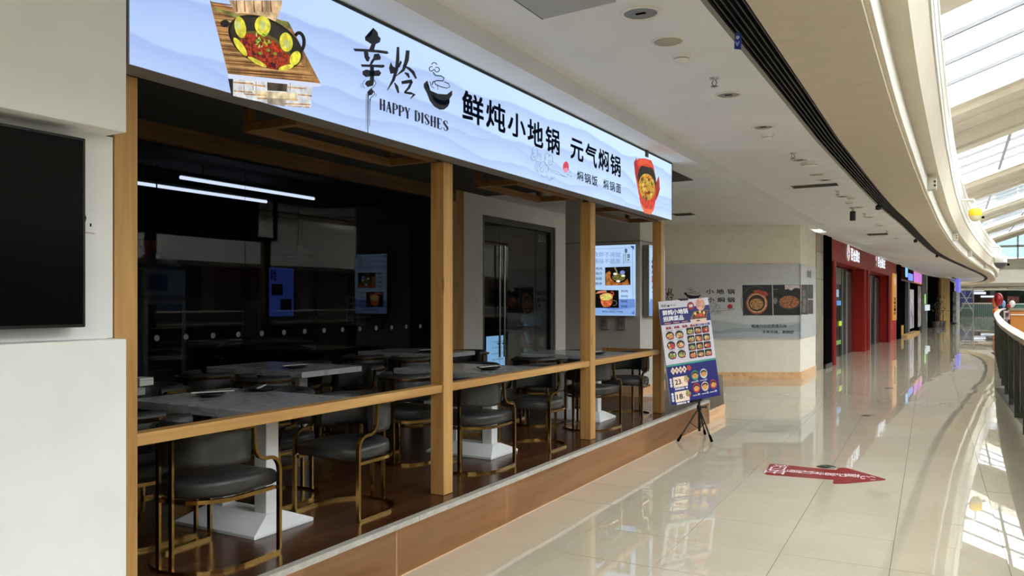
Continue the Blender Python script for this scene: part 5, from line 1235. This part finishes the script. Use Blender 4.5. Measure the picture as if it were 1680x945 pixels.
p.build('lettering', None, OS).matrix_parent_inverse = iv
# black shop with neon letters
BS, inv = shop_root('black_shop', 1472, 'black shop front with purple neon letters after the red shop')
shop_part(BS, inv, 'end_pillar', 1471, 1475, 0, ZL, M['black'], .08, .6); shop_part(BS, inv, 'sign_board', 1475, 1511.5, 2.45, ZL, P((58, 36, 34), .7, 0, .3, 12, spec=0), 0, .3); shop_part(BS, inv, 'dark_opening', 1475, 1512, 0, 2.45, P((8, 8, 8), .8, spec=0), -.12, .1)
shop_part(BS, inv, 'grey_pier', 1490.5, 1492.5, 0, 2.45, P((90, 90, 90), .4), 0, .3); shop_part(BS, inv, 'poster_strip', 1492.5, 1500, .25, 2.1, E((176, 166, 196), .45, .5, 3), -.02, .05); shop_part(BS, inv, 'black_pier', 1500, 1506, 0, 2.4, M['black'], 0, .3); shop_part(BS, inv, 'poster_strip', 1506.5, 1512, .2, 2.35, P((150, 136, 130), .5, 0, .55, 4), -.02, .05)
shop_part(BS, inv, 'timber_step', 1477.5, 1500, 0, .1, P((190, 150, 90), .5), .25, .3); shop_part(BS, inv, 'yellow_box', 1477.5, 1482.5, .1, .5, P((180, 130, 40), .5), .0, .2)
shop_part(BS, inv, 'round_logo', 1485, 1487.5, 2.62, 3.02, E((130, 190, 236), 1.2), .05, .05); shop_part(BS, inv, 'red_trim', 1475, 1511, 2.42, 2.48, P((120, 40, 44), .5), .03, .05)
for px in (1489.5, 1492, 1494.3): shop_part(BS, inv, 'neon_letter', px, px + 1.6, 2.5, 2.82, E((120, 150, 250), 1.0), .05, .04)
for px in (1498.5, 1501.1, 1503.7, 1506.3, 1508.9): shop_part(BS, inv, 'neon_letter', px, px + 1.6, 2.5, 2.98, E((206, 120, 220), .95), .05, .04); shop_part(BS, inv, 'neon_frame', px - .1, px + 1.7, 2.98, 3.0, E((230, 160, 70), .9), .05, .04); shop_part(BS, inv, 'neon_frame', px - .1, px + 1.7, 2.46, 2.49, E((230, 160, 70), .9), .05, .04)
# grey glazed end with exit light
GS, inv = shop_root('grey_glazed_front', 1513, 'grey glazed shop front with a small bright screen'); shop_part(GS, inv, 'frame', 1512, 1519, 0, ZL, P((80, 84, 82), .6, spec=.1), .02, .3); shop_part(GS, inv, 'green_light_strip', 1515.5, 1517.5, 1.4, 1.95, E((150, 220, 110), 1), .05, .03); shop_part(GS, inv, 'screen', 1515.5, 1521, 1.02, 1.35, E((206, 220, 222), 1), .15, .1); shop_part(GS, inv, 'glass_edge', 1518.5, 1519.8, 0, 3, P((150, 150, 148), .2, .3), .05, .1)
# dark opening with plants
DO, inv = shop_root('dark_passage', 1520, 'unlit black passage opening before the gold slats', 'opening'); shop_part(DO, inv, 'back', 1520, 1540, 0, ZL, P((8, 9, 9), .8, spec=0), -.06, .1); shop_part(DO, inv, 'head', 1520, 1540, 2.9, ZL, P((20, 20, 20), .8, spec=0), .0, .05)
for k, (px, hh) in enumerate(((1524, 1.5), (1530, 1.9), (1536, 1.3))):
    v = shop_at(px) + Vector((.35, 0, 0)); pl = empty('potted_plant', v, label='dim leafy plant in a pot in the dark passage, %s' % ('by the screen', 'tallest one', 'by the gold slats')[k], cat='plant', group='plants in the dark passage')
    q = MB(); q.lathe([(.14, 0), (.2, .35), (.17, .36)], (0, 0, 0), 12); q.build('pot', P((60, 50, 44), .6), pl); q = MB(); q.tube([(0, 0, .3), (.02, .02, hh * .8)], .02, 6); q.build('stem', P((60, 46, 30), .7), pl)
    rr = random.Random(k)
    q = MB()
    for _ in range(46):
        a_ = rr.uniform(0, 6.28); z = rr.uniform(.5, 1) * hh; r_ = rr.uniform(.1, .42); c_ = Vector((math.cos(a_) * r_, math.sin(a_) * r_, z)); d_ = Vector((math.cos(a_), math.sin(a_), rr.uniform(-.6, .4))).normalized(); sd = d_.cross(Vector((0, 0, 1))).normalized() * .05
        q.add([c_ - d_ * .1, c_ + sd, c_ + d_ * .14, c_ - sd], [(0, 1, 2, 3)])
    q.build('foliage', P((46, 74, 40), .5), pl, kind='stuff')
# gold slatted front
GO, inv = shop_root('gold_slat_front', 1541, 'gold vertical slat front at the bend of the corridor'); shop_part(GO, inv, 'backing', 1540.5, 1556, 0, ZL, P((84, 66, 38), .8, spec=0), 0, .2)
for k in range(9): shop_part(GO, inv, 'slat', 1541 + 1.65 * k, 1541.9 + 1.65 * k, 0, ZL, P((170, 138, 84), .6, spec=.1), .12, .1)
LS, inv = shop_root('blue_lit_shop', 1560, 'dark shop with a violet blue lit sign at the bend'); shop_part(LS, inv, 'dark_front', 1556.5, 1571, 0, 3.2, P((16, 18, 22), .7, spec=0), -.1, .3); shop_part(LS, inv, 'blue_sign', 1562, 1566, 2.2, 3.1, E((110, 110, 220), 1), .4, .2); shop_part(LS, inv, 'poster_column', 1560.5, 1565.5, .1, 2.2, P((120, 124, 124), .5, 0, .4, 3), .3, .2); shop_part(LS, inv, 'grey_head', 1556.5, 1567, 3.1, 3.6, P((90, 92, 98), .5), .3, .3)

# ================================================================== FAR END
def fbox(nm, lab, cat, pxa, pxb, pya, pyb, Y, dep, mat, extra=None, group=None):
    a_, b2 = gy(pxa, pyb, Y), gy(pxb, pya, Y)
    r_ = empty(nm, ((a_.x + b2.x) / 2, Y, a_.z), label=lab, cat=cat, group=group); iv = Matrix.Translation((-(a_.x + b2.x) / 2, -Y, -a_.z))
    q = MB(); q.box(a_.x, b2.x, Y, Y + dep, a_.z, b2.z); q.build('panel', mat, r_).matrix_parent_inverse = iv
    for nm2, xa, xb, ya, yb, m2 in (extra or ()):
        c_, d_ = gy(xa, yb, Y - .06), gy(xb, ya, Y - .06); q = MB(); q.box(c_.x, d_.x, Y - .06, Y - .005, c_.z, d_.z); q.build(nm2, m2, r_).matrix_parent_inverse = iv
    return r_
col_ = gy(1571.5, 500, 78); CO = empty('white_column', (col_.x, 78, 0), label='thin white column at the far bend', cat='column')
q = MB(); q.lathe([(.13, 0), (.11, .1), (.11, 3.1), (.14, 3.2)], (0, 0, 0), 14); q.build('shaft', P((170, 166, 158), .5), CO); q = MB(); q.box(-.2, .2, -.2, .2, 0, .06); q.build('foot', P((120, 118, 112), .5), CO)
fbox('blue_hoarding', 'dark blue hoarding behind the scaffold at the far end', 'hoarding', 1572, 1595, 476.5, 507, 95.2, .2, P((26, 40, 92), .5, 0, .2, 1), [('bottom_board', 1572, 1595, 505, 507, P((20, 26, 50), .5)), ('pale_patch', 1582, 1584, 476, 486, P((70, 90, 150), .5))])
fbox('dark_red_shop', 'far dark red shop under two white lit signs', 'shop', 1595, 1624, 473, 506, 101, .2, P((52, 20, 22), .5, 0, .2, 1), [('white_lit_sign', 1595.5, 1614.5, 474.5, 478, E((240, 246, 250), 1.2)), ('white_lit_sign', 1595.5, 1617.5, 479, 482.8, E((226, 236, 250), 1.2)), ('white_lit_sign', 1609, 1632, 485, 488, E((226, 240, 248), 1.2)), ('red_counter', 1620, 1627, 490, 496, P((170, 40, 44), .5)), ('shutter', 1609, 1620, 488.5, 500, P((70, 62, 60), .5))])
fbox('green_shop', 'far green shop with pink shelves', 'shop', 1633, 1690, 473, 500, 101, .2, P((34, 66, 58), .5, 0, .1, 1), [('dark_window', 1634, 1652, 478, 490, P((20, 30, 28), .4)), ('pink_display', 1653, 1672, 486, 497, P((176, 120, 120), .5, 0, .4, 3)), ('bright_screen', 1674, 1684, 473.5, 477, E((200, 226, 240), 1.1)), ('dark_display', 1672, 1684, 485, 496, P((30, 34, 36), .4)), ('white_post', 1640.5, 1642, 478, 500, P((130, 136, 134), .5))])
fbox('far_gallery_beam', 'rounded grey beam end under the far gallery', 'beam', 1653, 1700, 470.5, 474, 94, 1.2, P((120, 108, 92), .6), [('beam_lip', 1655, 1700, 473.4, 474.4, P((90, 82, 70), .6))])
# far railing
for k, (xa, xb, Y) in enumerate(((1578, 1602, 92), (1602, 1637, 91))):
    a_, b2 = gy(xa, 512, Y), gy(xb, 498, Y); zt2 = gy(xa, 496.8, Y).z
    r_ = empty('far_railing', (a_.x, Y, 0), label='dark green railing across the far end, %s' % ('part beside the scaffold' if k == 0 else 'part beside the balustrade end'), cat='railing'); iv = Matrix.Translation((-a_.x, -Y, 0))
    q = MB(); q.box(a_.x, b2.x, Y - .06, Y + .06, zt2 - .12, zt2); q.build('handrail', P((150, 142, 124), .5), r_).matrix_parent_inverse = iv
    q = MB(); q.box(a_.x, b2.x, Y, Y + .03, .1, zt2 - .12); q.build('infill_panel', P((30, 52, 44), .35), r_).matrix_parent_inverse = iv
    nb = 11
    for i in range(nb + 1):
        x = a_.x + (b2.x - a_.x) * i / nb; q = MB(); q.box(x - .04, x + .04, Y - .05, Y, 0, zt2 - .12); q.build('baluster', P((74, 92, 84), .35), r_).matrix_parent_inverse = iv
# scaffold tower
sc0 = gy(1586, 512, 88); SF = empty('scaffold_tower', (sc0.x, 88, 0), label='steel scaffold with crossed braces in front of the blue hoarding', cat='scaffold'); iv = Matrix.Translation((-sc0.x, -88, 0))
xa, xb = gy(1574, 0, 88).x, gy(1597, 0, 88).x; stl = P((130, 132, 132), .35, .5)
def sfp(nm, a_, b2, r_=.045): q = MB(); q.tube([a_, b2], r_, 6); q.build(nm, stl, SF).matrix_parent_inverse = iv
for x in (xa, xb):
    for y in (88, 89.4): sfp('upright', (x, y, 0), (x, y, 3.0))
for z in (.9, 1.9, 2.9): sfp('ledger', (xa, 88, z), (xb, 88, z), .035)
sfp('brace', (xa, 87.95, .5), (xb, 87.95, 2.8)); sfp('brace', (xa, 87.9, 2.8), (xb, 87.9, .5)); q = MB(); q.box(xa, xb, 88, 89.4, 1.9, 1.95); q.build('deck', P((90, 84, 70), .6), SF).matrix_parent_inverse = iv
# kiosk across the void and balloon figures at the end of the balustrade
KO = fbox('orange_kiosk', 'orange brown kiosk counter beyond the balustrade', 'kiosk', 1657.5, 1720, 509, 560, 44, 2, P((176, 108, 30), .5), [('white_line', 1657.5, 1720, 515.8, 517, P((226, 220, 200), .5)), ('grey_top', 1656, 1720, 505.5, 509.4, P((130, 120, 100), .5)), ('green_fascia', 1666, 1720, 499, 505, P((40, 86, 70), .5)), ('white_strip', 1660, 1720, 498, 499.5, P((206, 206, 196), .5))])
def figure(nm, lab, px, py, Y, parts):
    c_ = gy(px, py, Y); r_ = empty(nm, c_, label=lab, cat='balloon')
    for pn, dx, dz, rx, rz, cc in parts:
        q = MB(); k = Y / 1000.; q.ball((dx * k, 0, dz * k), rx * k, rx * k, rz * k, 14, 8); q.build(pn, P(cc, .35), r_)
figure('balloon_cluster', 'red balloon head with an orange side standing at the balustrade end', 1638, 505, 62, (('red_balloon', 0, 9, 4.6, 7.2, (150, 24, 36)), ('orange_balloon', -3.6, 6, 2.4, 6, (206, 110, 70)), ('lower_balloon', -2, -1, 2.2, 2.6, (196, 110, 70))))
figure('balloon_cluster', 'blue and white balloon shape beside the red balloon', 1646, 505, 63, (('blue_balloon', 0, 4, 2.2, 4, (120, 160, 200)), ('dark_balloon', -3, 0, 2, 3, (20, 24, 40)), ('white_balloon', 8, 4, 3, 4, (220, 206, 206)), ('red_balloon', 5, 2, 2.4, 2.4, (150, 30, 40))))
figure('balloon_cluster', 'small orange and yellow balloons low at the balustrade end', 1632.5, 510, 61.5, (('orange_balloon', 0, 0, 2.6, 2.6, (220, 120, 40)), ('yellow_balloon', 3, 1, 1.4, 1.4, (226, 190, 120)), ('orange_balloon', -1, -1.6, 1.6, 1.6, (206, 100, 36))))
figure('balloon_cluster', 'small red balloon on the floor below the balustrade end', 1632.5, 528, 61, (('red_balloon', 0, 0, 1.8, 1.3, (130, 24, 36)), ('red_balloon', 1.8, .6, 1.0, 1.4, (110, 24, 30))))
# small props between kiosk and rail
fbox('patterned_display', 'pink patterned display board beside the orange kiosk', 'display', 1647, 1656.8, 510, 524, 43.4, .2, P((150, 120, 116), .5, 0, .5, 8), [('dark_motif', 1650, 1655, 513, 519, P((60, 24, 30), .5)), ('pale_edge', 1647, 1648, 510, 524, P((190, 176, 170), .5))])
# cameras on the parapet
def dome(px, py, Y, lab, yellow):
    c_ = gy(px, py, Y); d = empty('dome_camera', c_, label=lab, cat='camera'); k = Y / 1295.
    cc = (236, 190, 30) if yellow else (224, 222, 214)
    q = MB(); q.lathe([(8.2 * k, -1 * k), (8.3 * k, 1 * k), (8.3 * k, 7 * k), (6 * k, 9 * k)], (0, 0, 0), 18); q.build('band', P(cc, .4), d)
    q = MB(); q.lathe([(.0001, -9 * k), (3.5 * k, -8.4 * k), (6.6 * k, -5 * k), (8 * k, -1 * k)], (0, 0, 0), 18); q.build('dome', P((226, 216, 176) if yellow else (90, 90, 92), .3), d)
    q = MB(); q.tube([(0, 0, 9 * k), (0, 0, 19 * k), (-2 * k, 0, 22 * k), (-20 * k, 0, 22.5 * k)], 1.6 * k, 8); q.build('arm', P((232, 230, 222), .4), d)
    q = MB(); q.tube([(8 * k, 0, -3 * k), (11 * k, 0, -4 * k)], 1.6 * k, 8); q.build('side_lens', M['black'], d)
dome(1600, 353, 24, 'yellow banded dome camera on an arm from the gallery parapet', True); dome(1641, 430, 50, 'white dome camera on an arm at the far parapet end', False)

# ================================================================== BEHIND THE GLASS
def inner(px, py, X): return gx(px, py, X)
for k, (a_, b2, nm) in enumerate(((gx(225, 300, -8.3), gx(437, 331, -8.3), 'lower'), (gx(296, 291, -7.5), gx(515, 324, -7.5), 'upper'))):  # glowing tubes stand in for lamps mirrored in the glass
    a_ = Vector((a_.x, a_.y, 2.9)); b2 = Vector((b2.x, b2.y, 2.9)); d = empty('reflection_tube', a_, label='thin glowing tube standing in for a lamp reflected in the glass, %s of the pair' % nm, cat='lamp', group='tubes standing in for reflected lamps'); iv = Matrix.Translation(-a_)
    q = MB(); q.tube([a_, b2], .02, 8); q.build('tube', E((236, 240, 250), 2.2), d).matrix_parent_inverse = iv
    q = MB(); q.box(a_.x - .025, a_.x + .025, a_.y, b2.y, 2.922, 2.95); q.build('batten', P((90, 90, 92), .5), d).matrix_parent_inverse = iv
    for yy in (a_.y + .3, b2.y - .1): q = MB(); q.tube([(a_.x, yy, 2.95), (a_.x, yy, 3.1)], .006, 6); q.build('hanger', M['black_metal'], d).matrix_parent_inverse = iv
# drinks fridge
FR = empty('drinks_fridge', (-8.6, 6.2, ZP), label='tall drinks fridge with a glass door standing in the dark room', cat='fridge')
q = MB(); q.box(-.35, .30, -.33, .33, 0, 1.62); q.build('cabinet', P((110, 120, 150), .4), FR, .01); q = MB(); q.box(.30, .34, -.28, .3, .1, 1.25); q.build('door_frame', P((150, 154, 160), .4), FR)
q = MB(); q.box(.341, .345, -.22, .24, .16, 1.2); q.build('door_glass', P((12, 13, 15), .06), FR); q = MB(); q.box(.301, .33, -.3, .3, 1.3, 1.6); q.build('header', P((150, 160, 190), .4), FR); q = MB(); q.box(.331, .333, -.25, .05, 1.36, 1.55); q.build('blue_badge', P((40, 60, 150), .4), FR)
for z in (.4, .65, .9): q = MB(); q.box(.346, .35, -.22, .24, z, z + .015); q.build('shelf_edge', P((120, 60, 56), .5), FR)
OR = empty('orange_ornament', (-8.55, 6.2, ZP + 1.625), label='orange tasselled ornament on top of the fridge', cat='ornament')
q = MB(); q.lathe([(.14, 0), (.1, .12), (.05, .18)], (0, 0, 0), 12); q.build('base', P((110, 60, 50), .6), OR); q = MB(); q.lathe([(.03, .18), (.12, .34), (.02, .32)], (0, 0, 0), 10); q.build('tassel', P((190, 90, 40), .6), OR)
def pend(x, y, z, lab):
    d = empty('pendant_lamp', (x, y, z), label=lab, cat='lamp', group='unlit pendant lamps behind the glass'); q = MB(); q.lathe([(.26, 0), (.24, .03), (.07, .1), (.05, .16)], (0, 0, 0), 20); q.build('shade', P((70, 72, 76), .4), d); q = MB(); q.tube([(0, 0, .15), (0, 0, 3.1 - z)], .008, 6); q.build('cord', M['black'], d)
v = gx(257, 437, -8.0); pend(v.x, v.y, v.z, 'unlit wide pendant lamp behind the glass near the fridge'); v = gx(490, 420, -8.6); pend(v.x, v.y, v.z, 'unlit wide pendant lamp behind the middle glass pane')
a_, b2 = gx(441, 437, -10.9), gx(483, 520, -10.9)
IM = empty('menu_screen', (-10.93, (a_.y + b2.y) / 2, b2.z), label='dim blue menu screen on the back wall behind the glass', cat='screen'); iv = Matrix.Translation((10.93, -(a_.y + b2.y) / 2, -b2.z))
q = MB(); q.box(-10.97, -10.91, a_.y, b2.y, b2.z, a_.z); q.build('case', M['black'], IM).matrix_parent_inverse = iv
p = PR(lambda u, v, l: Vector((-10.908 + l, a_.y + (b2.y - a_.y) * u, b2.z + (a_.z - b2.z) * v)), .001); p.rect(.02, .98, .02, .98, E((60, 90, 190), .22), 0); p.rect(.12, .55, .44, .66, M['black'], 1); p.rect(.45, .9, .14, .36, M['black'], 1); p.text('幸烩', .06, .3, .72, .95, M['black'], 1, .02); p.build('picture', None, IM).matrix_parent_inverse = iv
a_, b2 = gx(518, 450, -9.5), gx(566, 592, -9.5); OP = empty('olive_partition', (-9.5, (a_.y + b2.y) / 2, ZP), label='olive green partition board in the dark room', cat='partition')
hw = (b2.y - a_.y) / 2; q = MB(); q.box(-.03, .03, -hw, hw, .0, a_.z - ZP); q.build('board', P((78, 76, 46), .6), OP); q = MB(); q.box(-.04, .04, -hw - .03, -hw, 0, a_.z - ZP + .03); q.build('edge_post', M['black'], OP)
a_, b2 = gx(567, 487, -10.5), gx(605, 532, -10.5); GP = empty('picture_grid_board', (-10.5, (a_.y + b2.y) / 2, ZP), label='pale grid of small pictures on a stand in the dark room', cat='board'); hw = (b2.y - a_.y) / 2
q = MB(); q.box(-.02, .02, -hw, hw, b2.z - ZP, a_.z - ZP); q.build('board', P((120, 124, 150), .5), GP)
for i in range(4):
    for j in range(4): q = MB(); q.box(.02, .025, -hw + .04 + i * hw * .49, -hw + .02 + (i + .86) * hw * .49, b2.z - ZP + .04 + j * (a_.z - b2.z) * .24, b2.z - ZP + .02 + (j + .85) * (a_.z - b2.z) * .24); q.build('picture', P((30, 32, 40), .4), GP)
q = MB(); q.tube([(0, 0, 0), (0, 0, b2.z - ZP)], .03, 8); q.build('stand', M['black_metal'], GP)
# figurine and lit counter front seen through the door
v = gx(872, 572, -6.6); BE = empty('bear_statue', (v.x, v.y, ZP), label='standing pale bear statue in a red vest behind the glass door', cat='statue'); k = 1.0
z0 = ZP
hz = gx(872, 525, -6.6).z - ZP - .1
q = MB(); q.ball((0, 0, hz + .12), .19, .19, .17); q.build('head', P((206, 206, 204), .5), BE)
for s_ in (-1, 1): q = MB(); q.ball((0, .14 * s_, hz + .27), .05, .05, .06); q.build('ear', M['black'], BE); q = MB(); q.tube([(0, .08 * s_, 0), (0, .09 * s_, hz - .4)], [.11, .1], 10); q.build('leg', P((196, 196, 194), .5), BE); q = MB(); q.tube([(0, .17 * s_, hz - .1), (.08, .2 * s_, hz - .3)], [.06, .05], 8); q.build('arm', P((196, 196, 194), .5), BE)
q = MB(); q.lathe([(.12, hz - .45), (.2, hz - .35), (.2, hz - .2), (.13, hz)], (0, 0, 0), 16); q.build('vest', P((140, 30, 34), .6), BE)
q = MB(); q.box(.2, .21, -.06, .06, hz - .36, hz - .2); q.build('chest_card', P((220, 220, 220), .5), BE)
a_, b2 = gx(797, 551, -7.0), gx(829, 605, -7.0); LM = empty('lit_menu_board', (-7.0, (a_.y + b2.y) / 2, ZP), label='bright pale blue menu board behind the glass door leaf', cat='menu board'); hw = (b2.y - a_.y) / 2
q = MB(); q.box(-.04, 0, -hw, hw, 0, a_.z - ZP); q.build('case', P((60, 62, 66), .5), LM)
p = PR(lambda u, v, l: Vector((.001 + l, -hw + 2 * hw * u, (a_.z - ZP) * v)), .001); p.rect(.02, .98, .02, .98, E((150, 200, 236), 1.6), 0)
for i, t_ in enumerate(('小地锅鸡', '小地锅牛', '焖锅饭', '焖锅面')): p.text(t_, .3, .9, .8 - .16 * i, .84 - .16 * i, E((30, 40, 60), .6), 1)
p.build('lit_face', None, LM)
q = MB(); q.box(-.5, -.1, 0, 1.3, 0, a_.z - ZP + .02); CN = empty('reception_counter', (-6.9, b2.y + .1, ZP), label='dark reception counter behind the glass door', cat='counter'); q.build('body', P((70, 76, 82), .5), CN); q = MB(); q.box(-.55, -.05, -.03, 1.33, a_.z - ZP + .02, a_.z - ZP + .06); q.build('top', P((96, 100, 104), .3), CN); q = MB(); q.box(-.099, -.09, .3, .7, .45, .75); q.build('blue_notice', P((30, 36, 70), .5), CN)
NO = empty('orange_notice', (-6.35, gx(854, 532, -6.35).y, gx(854, 532, -6.35).z), label='small orange notice stuck inside the glass door', cat='notice')
q = MB(); q.box(-.003, .0, -.1, .1, -.035, .035); q.build('card', P((196, 140, 40), .5), NO); q = MB(); q.box(.0, .001, -.08, .08, -.01, .01); q.build('text_line', P((60, 40, 20), .5), NO)
